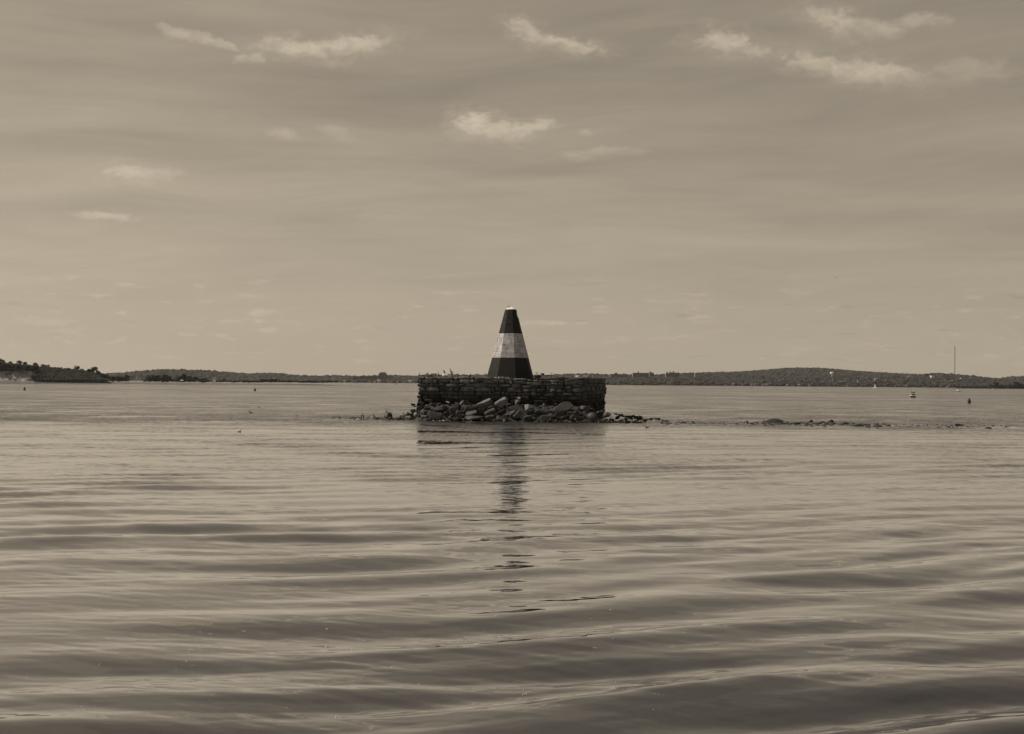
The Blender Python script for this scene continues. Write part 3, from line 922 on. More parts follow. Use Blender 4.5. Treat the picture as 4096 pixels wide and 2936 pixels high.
# rough grass growing on the islet
gr = MB(); r = random.Random(31)
for k in range(2600):
    px = r.choice((r.gauss(2245, 26), r.gauss(2262, 24), r.uniform(2190, 2300), r.uniform(2160, 2300)))
    p = at(px, 1516, YW + r.uniform(2.0, 9.0))
    hump = 0.35 + 0.65 * math.exp(-((px - 2250) / 42) ** 2)
    hgt = r.uniform(.35, .98) * hump
    an = r.uniform(0, 6.28); ln = r.uniform(.02, .3)
    q = Vector((p.x, p.y, 7.0)); tip = q + Vector((math.cos(an) * ln, math.sin(an) * ln, 0.15 + hgt))
    sd_ = Vector((-math.sin(an), math.cos(an), 0)) * r.uniform(.02, .05)
    mid = q.lerp(tip, .55) + Vector((math.cos(an), math.sin(an), 0)) * (-ln * .2)
    gr.add([q - sd_, q + sd_, mid + sd_ * .8, mid - sd_ * .8, tip], [(0, 1, 2, 3), (3, 2, 4)])
tag(gr.build('grass', M['grass']), 'dry dark grass growing on top of the islet right of the beacon', kind='stuff')

# ---------------------------------------------------------------- far land
M['bluff'] = surface('eroded_clay_bluff', 0.17, 0.30, 0.08, 0.95, spec=0.1, coord='Position', stretch=(1.6, 1.6, 0.25))
M['shingle'] = surface('shingle_beach', 0.07, 0.14, 0.12, 0.95, spec=0.1, coord='Position', stretch=(1, 1, 3))
M['strand_stone'] = surface('strand_stones', 0.08, 0.24, 0.3, 0.9, spec=0.1, coord='Position')
M['weed_strand'] = surface('dark_weed_strand', 0.02, 0.07, 0.2, 0.9, spec=0.1, coord='Position')
M['scrub'] = surface('dark_scrub_leaves', 0.007, 0.024, 0.12, 0.9, spec=0.1, coord='Position')
M['leaf'] = surface('dark_tree_leaves', 0.008, 0.026, 0.5, 0.9, spec=0.1, coord='Position')
M['bark'] = surface('tree_bark', 0.03, 0.07, 2.0, 0.95, spec=0.1)
M['wood_far'] = surface('far_woodland', 0.018, 0.05, 0.02, 0.95, spec=0.05, coord='Position')
M['land_far'] = surface('far_ground', 0.012, 0.03, 0.02, 0.95, spec=0.05, coord='Position')
M['brick'] = surface('far_masonry', 0.10, 0.16, 0.05, 0.9, spec=0.1)
M['concrete_far'] = surface('pale_concrete', 0.2, 0.32, 0.08, 0.9, spec=0.1)
M['house_white'] = surface('pale_clapboard', 0.14, 0.3, 0.1, 0.9, spec=0.1, per_object=0.3)
M['roof_far'] = surface('weathered_roof', 0.08, 0.2, 0.1, 0.9, spec=0.1, per_object=0.4)
M['window_far'] = surface('dark_window_glass', 0.03, 0.05, 0.2, 0.25, spec=0.5)
M['tank_white'] = surface('white_tank_paint', 0.5, 0.68, 0.1, 0.6, spec=0.3)
M['steel_far'] = surface('painted_lattice_steel', 0.05, 0.09, 0.5, 0.7, spec=0.3)
M['white_gloss'] = surface('white_gelcoat', 0.55, 0.75, 1.0, 0.35, spec=0.5)
M['dark_gear'] = surface('dark_canvas_and_glass', 0.012, 0.03, 2.0, 0.5, spec=0.4)
M['foam'] = surface('white_foam_and_sparkle', 0.45, 0.75, 1.0, 0.9, spec=0.1)

def profile_at(pts, px):
    if px <= pts[0][0]: return pts[0][1]
    for (a, ya), (b, yb) in zip(pts, pts[1:]):
        if px <= b:
            t_ = (px - a) / (b - a)
            return ya + (yb - ya) * t_
    return pts[-1][1]

def blob(r, sub=1):
    """lumpy low-poly crown, unit radius"""
    bm = bmesh.new()
    bmesh.ops.create_icosphere(bm, subdivisions=sub, radius=1.0)
    off = Vector((r.uniform(0, 50), r.uniform(0, 50), r.uniform(0, 50)))
    for v in bm.verts:
        v.co *= 1.0 + 0.45 * mnoise.noise(v.co * 1.7 + off)
        if v.co.z < -0.2: v.co.z *= 0.5
    vs = [tuple(v.co) for v in bm.verts]; fs = [tuple(v.index for v in f.verts) for f in bm.faces]
    bm.free()
    return np.array(vs), fs
_r = random.Random(3)
BLOBS = [blob(_r, 1) for _ in range(10)]

def ridge(name, sky_pts, d_front, d_ridge, base_py, label, wood=None, step=22, crown=(7, 12), n_wood=1500, seed=1, mat_='land_far', back=600):
    """a rise of ground: waterline in front, skyline behind, falling away at the back, and woods standing on it"""
    r = random.Random(seed)
    x0, x1 = sky_pts[0][0], sky_pts[-1][0]
    cols = int((x1 - x0) / step) + 2
    T = [0.0, 0.02, 0.2, 0.4, 0.6, 0.8, 1.0]
    vs, fs, surf = [], [], []
    canopy = crown[1] * 0.72 if wood else 0.0
    for i in range(cols):
        px = x0 + (x1 - x0) * i / (cols - 1)
        top = at(px, profile_at(sky_pts, px), d_ridge)
        ztop = max(1.5, top.z - canopy)
        dirx = pix_dir(px, 1500)
        row = []
        for t_ in T:
            d = d_front + (d_ridge - d_front) * t_
            x = dirx.x / dirx.y * d
            z = -1.0 if t_ == 0 else 0.8 + (ztop - 0.8) * (t_ ** 1.15) + (r.uniform(-1, 1) * 0.03 * ztop if 0.1 < t_ < 0.95 else 0)
            row.append((x, d, z))
        xb = dirx.x / dirx.y * (d_ridge + back)
        row.append((xb, d_ridge + back, ztop * 0.4))
        row.append((xb, d_ridge + back + 10, -1.0))
        surf.append(row); vs += row
    n_ = len(T) + 2
    for i in range(cols - 1):
        for j in range(n_ - 1):
            fs.append((i * n_ + j, (i + 1) * n_ + j, (i + 1) * n_ + j + 1, i * n_ + j + 1))
    land = obj(name, np_mesh(name, vs, fs, True), M[mat_])
    tag(land, label, kind='structure')
    if wood:
        V, Fc = [], []
        nb = 0
        for k in range(int(n_wood * 1.9)):
            fx = r.random() * (cols - 1.001)
            t_ = r.random() ** 0.6 if k % 4 else 1.0
            if t_ < 0.03: t_ = 0.03
            i = int(fx); f_ = fx - i
            j = max(1, min(len(T) - 2, next(q for q in range(len(T) - 1) if T[q + 1] >= t_)))
            g = (t_ - T[j]) / (T[j + 1] - T[j])
            A = np.array(surf[i][j]) * (1 - f_) + np.array(surf[i + 1][j]) * f_
            B = np.array(surf[i][j + 1]) * (1 - f_) + np.array(surf[i + 1][j + 1]) * f_
            p = A * (1 - g) + B * g
            s = r.uniform(*crown) * 0.85
            bv, bf = BLOBS[r.randrange(len(BLOBS))]
            a_ = r.uniform(0, 6.28)
            rot = np.array([[math.cos(a_), -math.sin(a_), 0], [math.sin(a_), math.cos(a_), 0], [0, 0, 1]])
            q = (bv * np.array([s * r.uniform(.8, 1.5), s * r.uniform(.8, 1.5), s * r.uniform(.6, 0.95)])) @ rot.T + p + np.array([0, 0, s * 0.25])
            V.append(q); Fc += [tuple(m_ + nb for m_ in f) for f in bf]; nb += len(bv)
        V = np.concatenate(V)
        wo_ = obj(wood[0], np_mesh(wood[0], V, Fc, True), M['wood_far'])
        tag(wo_, wood[1], kind='stuff')
    return surf

# skylines, in photograph pixels (canopy top)
SK_LEFT = [(-900, 1500), (-300, 1492), (300, 1494), (425, 1494), (480, 1490), (540, 1485), (610, 1479), (660, 1477), (730, 1478), (800, 1480), (860, 1482), (915, 1487), (960, 1491), (1000, 1494), (1060, 1491), (1120, 1493), (1180, 1499), (1240, 1502), (1300, 1503), (1350, 1501), (1400, 1502), (1440, 1505), (1520, 1503), (1600, 1500), (1640, 1503), (1700, 1501), (1800, 1499), (1900, 1499), (1950, 1501)]
SK_LEFTLOW = [(820, 1516), (880, 1512), (940, 1513), (1060, 1514), (1180, 1512), (1260, 1511), (1330, 1512), (1400, 1510), (1470, 1512), (1540, 1514), (1600, 1517), (1700, 1516), (1850, 1514), (1950, 1514)]
SK_MID = [(1900, 1500), (2050, 1500), (2160, 1500), (2260, 1496), (2330, 1495), (2400, 1496), (2440, 1499), (2520, 1499), (2600, 1497), (2680, 1498), (2735, 1493), (2790, 1491), (2850, 1493), (2960, 1496), (3050, 1500)]
SK_RIGHT = [(2640, 1497), (2760, 1494), (2830, 1489), (2930, 1487), (3010, 1483), (3080, 1477), (3150, 1471), (3230, 1471), (3290, 1472), (3370, 1479), (3450, 1485), (3520, 1489), (3600, 1494), (3700, 1499), (3800, 1502)]
SK_RIGHT2 = [(3560, 1500), (3630, 1500), (3690, 1497), (3720, 1492), (3780, 1493), (3840, 1498), (3900, 1503), (3960, 1510), (4010, 1518), (4200, 1522), (4700, 1515), (5200, 1520)]
SK_RIGHT3 = [(3900, 1520), (3990, 1514), (4040, 1504), (4096, 1503), (4300, 1496), (4700, 1500), (5200, 1506)]
SK_RLOW = [(2330, 1518), (2420, 1512), (2520, 1509), (2640, 1509), (2780, 1507), (2880, 1512), (3000, 1518), (3120, 1512), (3250, 1507), (3400, 1505), (3560, 1507), (3660, 1514), (3800, 1522), (3900, 1525), (4096, 1528), (4500, 1530), (5200, 1530)]
ridge('far_hills', SK_LEFT, 5600, 6600, 1532, 'low wooded hills behind the left-hand shore', ('far_hill_woods', 'hazy woodland covering the low hills across the bay'), n_wood=2600, crown=(8, 14), seed=1)
ridge('left_far_shore', SK_LEFTLOW, 5000, 5500, 1532, 'low tree-lined far shore left of the islet', ('shore_trees', 'dark trees along the far shore left of the islet'), n_wood=1500, crown=(6, 10), seed=2)
ridge('middle_far_shore', SK_MID, 5000, 5900, 1538, 'low wooded shore behind the islet and the apartment blocks', ('middle_woods', 'woodland behind the islet on the far shore'), n_wood=1800, crown=(6, 11), seed=3)
ridge('right_far_hill', SK_RIGHT, 6400, 7900, 1545, 'long wooded hill rising behind the right-hand shore', ('hill_forest', 'hazy forest covering the long hill'), n_wood=2800, crown=(7, 12), seed=4)
ridge('mast_hill', SK_RIGHT2, 5200, 6300, 1550, 'low wooded hill under the radio mast', ('mast_hill_woods', 'woodland on the low hill under the radio mast'), n_wood=1600, crown=(7, 11), seed=5)
ridge('outer_hill', SK_RIGHT3, 7000, 8200, 1552, 'pale distant hill at the right edge', ('outer_woods', 'hazy woodland on the distant hill at the right edge'), n_wood=900, crown=(9, 14), seed=6)
S_RLOW = ridge('right_far_shore', SK_RLOW, 4350, 4950, 1548, 'wooded far shore right of the islet, dotted with houses', ('right_shore_trees', 'dense dark trees along the far shore right of the islet'), n_wood=3400, crown=(6, 10), seed=7)

# ---------------------------------------------------------------- near island on the left
ISL_D = 1950.0
SK_ISL = [(-700, 1436), (-300, 1438), (-100, 1442), (0, 1448), (60, 1455), (120, 1460), (200, 1468), (260, 1472), (330, 1480), (380, 1490), (410, 1502), (430, 1516), (445, 1524)]
def island():
    r = random.Random(12)
    vs, fs = [], []
    px_list = list(np.arange(-700, 446, 12))
    prof_n = 8
    for px in px_list:
        zt_ = max(1.2, at(px, profile_at(SK_ISL, px) + 8, ISL_D).z)
        bluff_ = smooth01(np.array([px]), 128, 176)[0]
        bluff_ = 1 - bluff_ if px > 0 else 1.0
        dirx = pix_dir(px, 1500); k = dirx.x / dirx.y
        zb = at(px, 1484, ISL_D).z
        jut = 1.2 * mnoise.noise(Vector((px * .045, 3.0, 0)))
        row = [(0, -0.8), (2, 0.15), (26, 1.5), (34, 2.4)]
        s0 = [(40 + jut, zb * 0.5), (46 + jut, min(zt_, zb))]; s1 = [(46, 2.0 + (zt_ - 2) * .35), (64, 2 + (zt_ - 2) * .7)]
        steep = [(p_[0] * bluff_ + q_[0] * (1 - bluff_), p_[1] * bluff_ + q_[1] * (1 - bluff_)) for p_, q_ in zip(s0, s1)]
        row += steep + [(90, zt_), (240, zt_ * .8), (260, -1)]
        for (dy_, z_) in row:
            d = ISL_D - 40 + dy_ + (2.2 * mnoise.noise(Vector((px * .06, dy_ * .1, 0))) if 20 < dy_ < 60 else 0)
            vs.append((k * d, d, z_ + r.uniform(-.12, .12) * (1 if 0 < dy_ < 200 else 0)))
    n_ = 9
    mi = []
    for i in range(len(px_list) - 1):
        for j in range(n_ - 1):
            fs.append((i * n_ + j, (i + 1) * n_ + j, (i + 1) * n_ + j + 1, i * n_ + j + 1))
            mi.append(2 if j <= 0 else 1 if j <= 2 else (0 if px_list[i] < 150 + 12 * math.sin(j * 2.1) and j <= 4 else 3))
    me = np_mesh('near_island', vs, fs, False, mi)
    return tag(obj('near_island', me, [M['bluff'], M['shingle'], M['weed_strand'], M['land_far']]), 'low wooded island with an eroded pale bluff and stony beach', kind='structure')
island()

def leaf_crown(name, seed, lobes, leaves, w_, h_):
    """tree crown: many small leaf sprays gathered in uneven lobes with gaps between; unit tree 1 m high"""
    r = random.Random(seed)
    mb_ = MB()
    cs = []
    for k in range(lobes):
        a = r.uniform(0, 6.28); q = r.random()
        cs.append((Vector((math.cos(a) * w_ * (0.55 - .4 * q) * r.uniform(.3, 1), math.sin(a) * w_ * (0.55 - .4 * q) * r.uniform(.3, 1), 0.16 + q * (h_ - 0.30))), r.uniform(.13, .22)))
    for k in range(leaves):
        c, s = r.choice(cs)
        u = Vector((r.gauss(0, 1), r.gauss(0, 1), r.gauss(0, 1))).normalized()
        p = c + u * s * (r.random() ** 0.35)
        nrm_ = (u + Vector((r.uniform(-.8, .8), r.uniform(-.8, .8), r.uniform(-.2, .9)))).normalized()
        a_ = nrm_.orthogonal().normalized(); b_ = nrm_.cross(a_)
        s1, s2 = r.uniform(.03, .06), r.uniform(.02, .04)
        mb_.add([p - a_ * s1, p - b_ * s2, p + a_ * s1, p + b_ * s2], [(0, 1, 2, 3)])
    return mb_.mesh(name), cs
def trunk_mesh(cs, seed):
    r = random.Random(seed)
    mb_ = MB()
    mb_.tube((0, 0, -.05), (0.01, 0, .36), .030, .018, 6)
    for c, s in cs[:7]:
        mb_.tube((0.01, 0, r.uniform(.18, .36)), c, .014, .004, 5)
    return mb_.mesh('trunk')
TREELIB = []
for k, (lob, lv, w_, h_) in enumerate([(12, 900, .66, 1.0), (11, 800, .5, 1.0), (15, 1000, .9, .98), (10, 760, .40, 1.0)]):
    cm, cs = leaf_crown('crown', 40 + k, lob, lv, w_, h_)
    cm.materials.append(M['leaf'])
    tm = trunk_mesh(cs, 60 + k); tm.materials.append(M['bark'])
    TREELIB.append((cm, tm))
def tree(px, py_top, py_base, dist, kind, wide, label, group, rz=0.0, name='tree'):
    b = at(px, py_base, dist)
    h = at(px, py_top, dist).z - b.z
    t_ = thing(name, label, 'tree', b, rz, group)
    t_.scale = (h * wide * 1.5, h * wide * 1.5, h)
    cm, tm = TREELIB[kind]
    obj('crown', cm, None, t_); obj('trunk', tm, None, t_)
    return t_
G_ISL = 'trees on the near island'
tree(2, 1432, 1462, ISL_D + 45, 2, 1.0, 'tall dark tree cut by the edge of the view on the near island', G_ISL, 1)
tree(16, 1444, 1466, ISL_D + 40, 0, 1.0, 'bushy tree right beside the one at the edge of the view', G_ISL, 2)
tree(41, 1445, 1468, ISL_D + 42, 0, 0.9, 'small round tree standing alone on the bluff top', G_ISL, 3)
tree(77, 1439, 1470, ISL_D + 45, 2, 0.9, 'open-crowned tree, tallest on the bluff top', G_ISL, .4)
tree(101, 1447, 1470, ISL_D + 40, 0, 1.2, 'rounded tree just right of the tallest bluff-top tree', G_ISL, 2.2)
tree(142, 1448, 1472, ISL_D + 42, 1, 1.3, 'tree with a flat clipped top above the bluff end', G_ISL, 1.2)
tree(172, 1455, 1474, ISL_D + 44, 2, 1.5, 'broad low tree on the island crest', G_ISL, .9)
tree(193, 1457, 1476, ISL_D + 44, 2, 1.1, 'low tree where the crest begins to fall', G_ISL, 3.9)
tree(246, 1468, 1478, ISL_D + 50, 0, 1.2, 'tiny lone bush-like tree on the bare crest', G_ISL, 1.9)
tree(275, 1471, 1490, ISL_D + 44, 0, 1.0, 'small tree left of the tall pair on the slope', G_ISL, 5.1)
tree(307, 1460, 1496, ISL_D + 40, 2, .8, 'tall tree on the slope halfway down the island', G_ISL, 2.8)
tree(328, 1475, 1500, ISL_D + 38, 0, .9, 'tree in the dip between the two tall slope trees', G_ISL, .2)
tree(355, 1472, 1504, ISL_D + 36, 1, 1.0, 'slender tree left of the last tall tree', G_ISL, 4.2)
tree(377, 1467, 1508, ISL_D + 34, 0, .9, 'last tall tree near the low end of the island', G_ISL, 3.3)
tree(394, 1480, 1512, ISL_D + 30, 1, 1.0, 'tree tucked under the last tall tree', G_ISL, 1.4)
tree(413, 1490, 1522, ISL_D + 10, 3, 1.2, 'conical tree at the very tip of the island', G_ISL, .7)
tree(425, 1498, 1523, ISL_D + 8, 0, 1.0, 'short tree beyond the conical one at the tip', G_ISL, 5.7)
# scrub mass covering the island
def scrub(name, spots, label, material='scrub'):
    V, Fc, nb = [], [], 0
    r = random.Random(len(spots))
    for (p, s) in spots:
        bv, bf = BLOBS[r.randrange(len(BLOBS))]
        a_ = r.uniform(0, 6.28)
        rot = np.array([[math.cos(a_), -math.sin(a_), 0], [math.sin(a_), math.cos(a_), 0], [0, 0, 1]])
        q = (bv * np.array([s * 1.2, s * 1.2, s * .8])) @ rot.T + np.array(p)
        V.append(q); Fc += [tuple(m_ + nb for m_ in f) for f in bf]; nb += len(bv)
    o = obj(name, np_mesh(name, np.concatenate(V), Fc), M[material])
    return tag(o, label, kind='stuff')
r = random.Random(9)
sp = []
for k in range(4600):
    px = r.uniform(-500, 432)
    top = profile_at(SK_ISL, px) + 3
    lo = 1485 + 5 * mnoise.noise(Vector((px * .07, 0, 0))) if px < 130 else 1485 + (px - 130) * .9 if px < 170 else 1521
    py = r.uniform(top, max(top + 2, lo))
    f_ = (py - top) / max(1.0, 1521 - top)
    d = ISL_D + 36 - 58 * f_ if px > 150 else ISL_D + r.uniform(2, 50)
    sp.append((tuple(at(px, py, d)), r.uniform(1.1, 2.6)))
for k in range(120):
    px = r.uniform(125, 185)
    sp.append((tuple(at(px, r.uniform(1500, 1519), ISL_D - r.uniform(2, 16))), r.uniform(.9, 1.9)))
for k in range(26):
    px = r.choice((r.gauss(38, 6), r.gauss(-60, 30), r.gauss(95, 8)))
    sp.append((tuple(at(px, r.uniform(1484, 1498), ISL_D - 2)), r.uniform(.7, 1.5)))
scrub('scrub', sp, 'dense dark scrub clothing the near island')
# strand stones
mb_ = MB(); r = random.Random(14)
for k in range(1100):
    px = r.uniform(-200, 520)
    py = r.choice((r.uniform(1521, 1526), r.uniform(1522, 1531)))
    d = ISL_D - 40 + (1533 - py) * 3.0
    p = at(px, py, d); s = r.uniform(.25, .8)
    me = ROCKLIB['s'][r.randrange(6)]
    mt_ = Matrix.Translation(p) @ Matrix.Rotation(r.uniform(0, 6.3), 4, 'Z') @ Matrix.Diagonal((s * 1.5, s, s * .7, 1))
    if k % 2: continue
    mb_.add([mt_ @ v.co for v in me.vertices], [tuple(q.vertices) for q in me.polygons])
tag(mb_.build('strand_stones', M['strand_stone']), 'pale stones strewn along the near island beach', kind='stuff')

# shingle spit running right from the island
def spit(name, x0, x1, d0, label, top_fn, width, material):
    vs, fs = [], []
    n = 70
    for i in range(n + 1):
        px = x0 + (x1 - x0) * i / n
        dirx = pix_dir(px, 1530); k = dirx.x / dirx.y
        h = top_fn(i / n)
        for (dy_, z_) in ((0, -.6), (width * .12, .12 * h + .05), (width * .45, h), (width * .75, h * .9), (width, -.6)):
            d = d0(px) + dy_
            vs.append((k * d, d, z_ * (1 + .1 * math.sin(i * 1.3)) ))
    for i in range(n):
        for j in range(4):
            fs.append((i * 5 + j, (i + 1) * 5 + j, (i + 1) * 5 + j + 1, i * 5 + j + 1))
    return tag(obj(name, np_mesh(name, vs, fs, True), M[material]), label, kind='structure')
spit('shingle_spit', 425, 1440, lambda px: 1915 + max(0, px - 1000) * .35, 'long low shingle spit running out from the near island', lambda t_: 2.9 * (1 - t_) ** .35 * (1 if t_ < .8 else 1 - (t_ - .8) * 4.2), 130, 'shingle')
sp = []; r = random.Random(19)
def bush_line(x0, x1, n, y_top, y_bot, d, smin, smax):
    for k in range(n):
        px = r.uniform(x0, x1)
        sp.append((tuple(at(px, r.uniform(y_top, y_bot), d + r.uniform(-12, 25))), r.uniform(smin, smax)))
bush_line(432, 500, 60, 1508, 1524, 2010, 1.5, 3)
bush_line(500, 512, 12, 1518, 1524, 2010, 1, 2)
bush_line(575, 800, 60, 1518, 1527, 2010, 1.2, 2.2)
bush_line(585, 650, 60, 1504, 1525, 2015, 1.6, 3.0)
bush_line(640, 680, 40, 1507, 1525, 2015, 1.6, 3.0)
bush_line(715, 780, 70, 1507, 1526, 2015, 1.6, 3.0)
bush_line(700, 830, 60, 1514, 1527, 2015, 1.2, 2.4)
bush_line(800, 1350, 260, 1524, 1529, 2030, 1.0, 1.9)
bush_line(1040, 1105, 40, 1518, 1528, 2030, 1.3, 2.4)
bush_line(880, 900, 8, 1518, 1528, 2030, 1.2, 2.0)
bush_line(1180, 1355, 80, 1526, 1531, 2050, 1.0, 1.6)
scrub('spit_scrub', sp, 'low dark bushes along the crest of the shingle spit')
G_SP = 'trees on the shingle spit'
tree(507, 1496, 1524, 2005, 2, .9, 'umbrella-crowned tree standing apart on the spit', G_SP, 1.3)
tree(660, 1497, 1524, 2005, 0, 1.0, 'pointed tree in the larger clump on the spit', G_SP, .3)
tree(736, 1492, 1522, 2008, 3, 1.1, 'tall narrow tree rising from the second clump on the spit', G_SP, 2.3)
tree(752, 1504, 1525, 2006, 2, 1.3, 'broad tree right of the tall narrow one on the spit', G_SP, 3.1)
tree(620, 1503, 1525, 2004, 2, 1.4, 'broad rounded tree left of the pointed one on the spit', G_SP, 4.1)
tree(1117, 1518, 1529, 2020, 0, 1.2, 'small round tree far out along the spit', G_SP, 4.6)
# dark wooded point on the right
sp = []
bush_line(3830, 3960, 150, 1547, 1555, 3450, 1.5, 3.0)
bush_line(3960, 4500, 420, 1540, 1556, 3450, 2.5, 5.0)
scrub('point_scrub', sp, 'dark scrub on the wooded point at the right edge')
spit('wooded_point', 3690, 4700, lambda px: 3420, 'low dark wooded point reaching in from the right edge', lambda t_: .5 + 1.2 * t_, 120, 'weed_strand')
G_PT = 'trees on the right-hand point'
tree(3985, 1528, 1556, 3450, 0, 1.2, 'rounded dark tree, first on the wooded point', G_PT, .5)
tree(4066, 1524, 1556, 3450, 3, 1.3, 'pointed dark tree, second on the wooded point', G_PT, 1.5)
tree(4084, 1531, 1556, 3452, 1, 1.3, 'dark tree at the right edge of the view', G_PT, 2.5)
tree(4040, 1538, 1556, 3448, 2, 1.6, 'low spreading dark tree between rounded and pointed ones', G_PT, 3.5)

# ---------------------------------------------------------------- far buildings
def block(name, label, px0, px1, py0, py1, dist, parts, depth=22, wall_mat='brick', lit='concrete_far', strips=0, group=None, cat='building'):
    """far block: wall, end wall coloured paler as if sunlit, roof structures and window strips"""
    a, b = at(px0, py1, dist), at(px1, py1, dist)
    top = at((px0 + px1) / 2, py0, dist).z
    wd = b.x - a.x
    z0 = min(a.z, b.z) - 12
    t_ = thing(name, label, 'building', ((a.x + b.x) / 2, dist, z0), 0, group)
    t_['category'] = cat
    h = top - z0
    MB().box(-wd / 2, wd / 2, 0, depth, 0, h).build('wall', M[wall_mat], t_)
    MB().box(-wd / 2 - .35, -wd / 2 - .02, 0.0, depth, 0, h).build('end_wall', M[lit], t_)  # sun-side end: sunlight put into its paler colour
    rf = MB().box(-wd / 2 - .4, wd / 2 + .4, -.4, depth + .4, h + .02, h + .8).build('roof', M[wall_mat], t_)
    for (u0, u1, hh) in parts:
        MB().box(-wd / 2 + u0 * wd, -wd / 2 + u1 * wd, depth * .2, depth * .8, h + .82, h + .82 + hh).build('roof_house', M[wall_mat], rf)
    if strips:
        sw = wd / strips
        for k in range(strips):
            xk = -wd / 2 + (k + .5) * sw
            MB().box(xk - sw * .26, xk + sw * .26, -.12, -.01, h * .12, h * .97).build('window_strip', M['window_far'], t_)
    return t_
bk = block('tower_block', 'tall stepped concrete block standing alone above the far trees', 1514, 1546, 1495, 1519, 5250, [], 26, 'brick', 'tank_white', 11)
h_ = at(1530, 1491, 5250).z - bk.location.z
hw_ = (at(1541, 1500, 5250).x - at(1519, 1500, 5250).x) / 2
b0_ = at(1530, 1495.5, 5250).z - bk.location.z
MB().box(-hw_, hw_, 3, 23, b0_ + .85, h_ + .8).build('upper_storey', M['brick'], bk)
MB().box(-hw_ - .8, hw_ + .8, 2, 24, h_ + .82, h_ + 2.0).build('parapet', M['brick'], bk)
block('apartment_block', 'low pale flats left of the tall stepped block', 1412, 1436, 1508, 1516, 5230, [(.1, .3, 2)], 20, 'brick', 'concrete_far', 6)
block('apartment_block', 'long grey flats between the low pale flats and the tall block', 1440, 1492, 1504, 1515, 5320, [(.2, .3, 3), (.6, .75, 2)], 20, 'brick', 'concrete_far', 10)
block('apartment_block', 'narrow grey flats touching the left side of the tall block', 1488, 1508, 1502, 1516, 5340, [(.3, .6, 2)], 20, 'brick', 'concrete_far', 5)
block('apartment_block', 'pale flats just right of the tall stepped block', 1548, 1570, 1501, 1511, 5400, [(.4, .6, 2)], 20, 'concrete_far', 'concrete_far', 6)
block('office_block', 'hazy stepped block behind the cormorants at the wall corner', 1700, 1729, 1498, 1512, 5400, [(.2, .4, 6)], 20, 'brick', 'brick', 6)
hz_ = block('domed_hall', 'pale block with a white peaked roof above the wall', 1730, 1746, 1494, 1512, 5350, [], 20, 'concrete_far', 'concrete_far', 4)
pz = at(1738, 1494, 5350).z - hz_.location.z
pk = MB(); pk.add([(-4.5, 4, pz + .85), (4.5, 4, pz + .85), (4.5, 14, pz + .85), (-4.5, 14, pz + .85), (0, 9, pz + 4.2)], [(0, 1, 4), (1, 2, 4), (2, 3, 4), (3, 0, 4), (3, 2, 1, 0)])
pk.build('peaked_roof', M['tank_white'], hz_)
block('flats', 'white roofed long terrace on the slope beyond the spit', 1091, 1128, 1510, 1515, 5150, [(.88, .95, 2)], 16, 'concrete_far', 'concrete_far', 8)
block('hospital_block', 'long low block, first right of the islet', 2441, 2513, 1497, 1506, 5450, [(.25, .4, 5), (.72, .82, 3)], 24, 'brick', 'concrete_far', 14)
block('hospital_block', 'tall slab block right of the long low one', 2531, 2586, 1492, 1505, 5350, [(.38, .46, 5)], 24, 'brick', 'concrete_far', 12)
block('hospital_block', 'short wing with a pale end between two slab blocks', 2586, 2597, 1492, 1503, 5360, [], 20, 'brick', 'concrete_far', 3)
block('hospital_block', 'square block with a roof house right of the short wing', 2598, 2615, 1491, 1504, 5340, [(.1, .35, 5)], 20, 'brick', 'concrete_far', 4)
block('dormitory_block', 'narrow pale-ended tower left of the second slab block', 2664, 2674, 1492, 1502, 5350, [(.3, .7, 4)], 20, 'brick', 'concrete_far', 3)
block('dormitory_block', 'second slab block with two roof houses', 2677, 2718, 1491, 1504, 5350, [(.08, .18, 4), (.38, .48, 5)], 20, 'brick', 'concrete_far', 9)
block('warehouse', 'bright white low building on the mast hill', 3726, 3739, 1503, 1506, 5900, [], 20, 'tank_white', 'tank_white', 0)
block('school_block', 'long pale low building below the radio mast', 3845, 3895, 1512, 1516, 5900, [(.75, .8, 3)], 20, 'concrete_far', 'concrete_far', 0)
block('school_block', 'pale low building left of and below the white one', 3688, 3712, 1522, 1529, 5200, [(.2, .5, 2)], 14, 'concrete_far', 'concrete_far', 5)
block('hall', 'white gable-end hall half hidden behind the islet grass', 2336, 2352, 1500, 1505, 5300, [], 14, 'tank_white', 'tank_white', 0)
block('hall', 'long pale shed beyond the right corner of the wall', 2370, 2415, 1501, 1505, 5350, [], 14, 'concrete_far', 'concrete_far', 0)
# water tank, water tower
p = at(2782, 1514, 5300); s = 5300 / F
tk = thing('water_tank', 'pale cylindrical water tank with a domed top beyond the flats', 'water tank', (p.x, p.y, p.z))
hh = 26 * s
MB().lathe([(5.2 * s, 0), (5.2 * s, hh * .93)], 20).build('tank', M['concrete_far'], tk)
MB().lathe([(5.3 * s, hh * .932), (4.6 * s, hh * .965), (2.5 * s, hh), (.3 * s, hh * 1.01)], 20).build('dome', M['tank_white'], tk)
p = at(3327, 1503, 6000); s = 6000 / F
wt_ = thing('water_tower', 'white globe water tower on a stem against the long hill', 'water tower', (p.x, p.y, p.z - 10))
MB().lathe([(2.2 * s, 0), (1.5 * s, 10 + 4 * s), (2.6 * s, 10 + 6 * s)], 12).build('stem', M['tank_white'], wt_)
MB().lathe([(2.6 * s, 10 + 6 * s + .02), (6.2 * s, 10 + 7.5 * s), (7.2 * s, 10 + 10.5 * s), (6.6 * s, 10 + 13 * s), (4.2 * s, 10 + 14.6 * s), (.4 * s, 10 + 15.2 * s)], 20).build('globe', M['tank_white'], wt_, True)
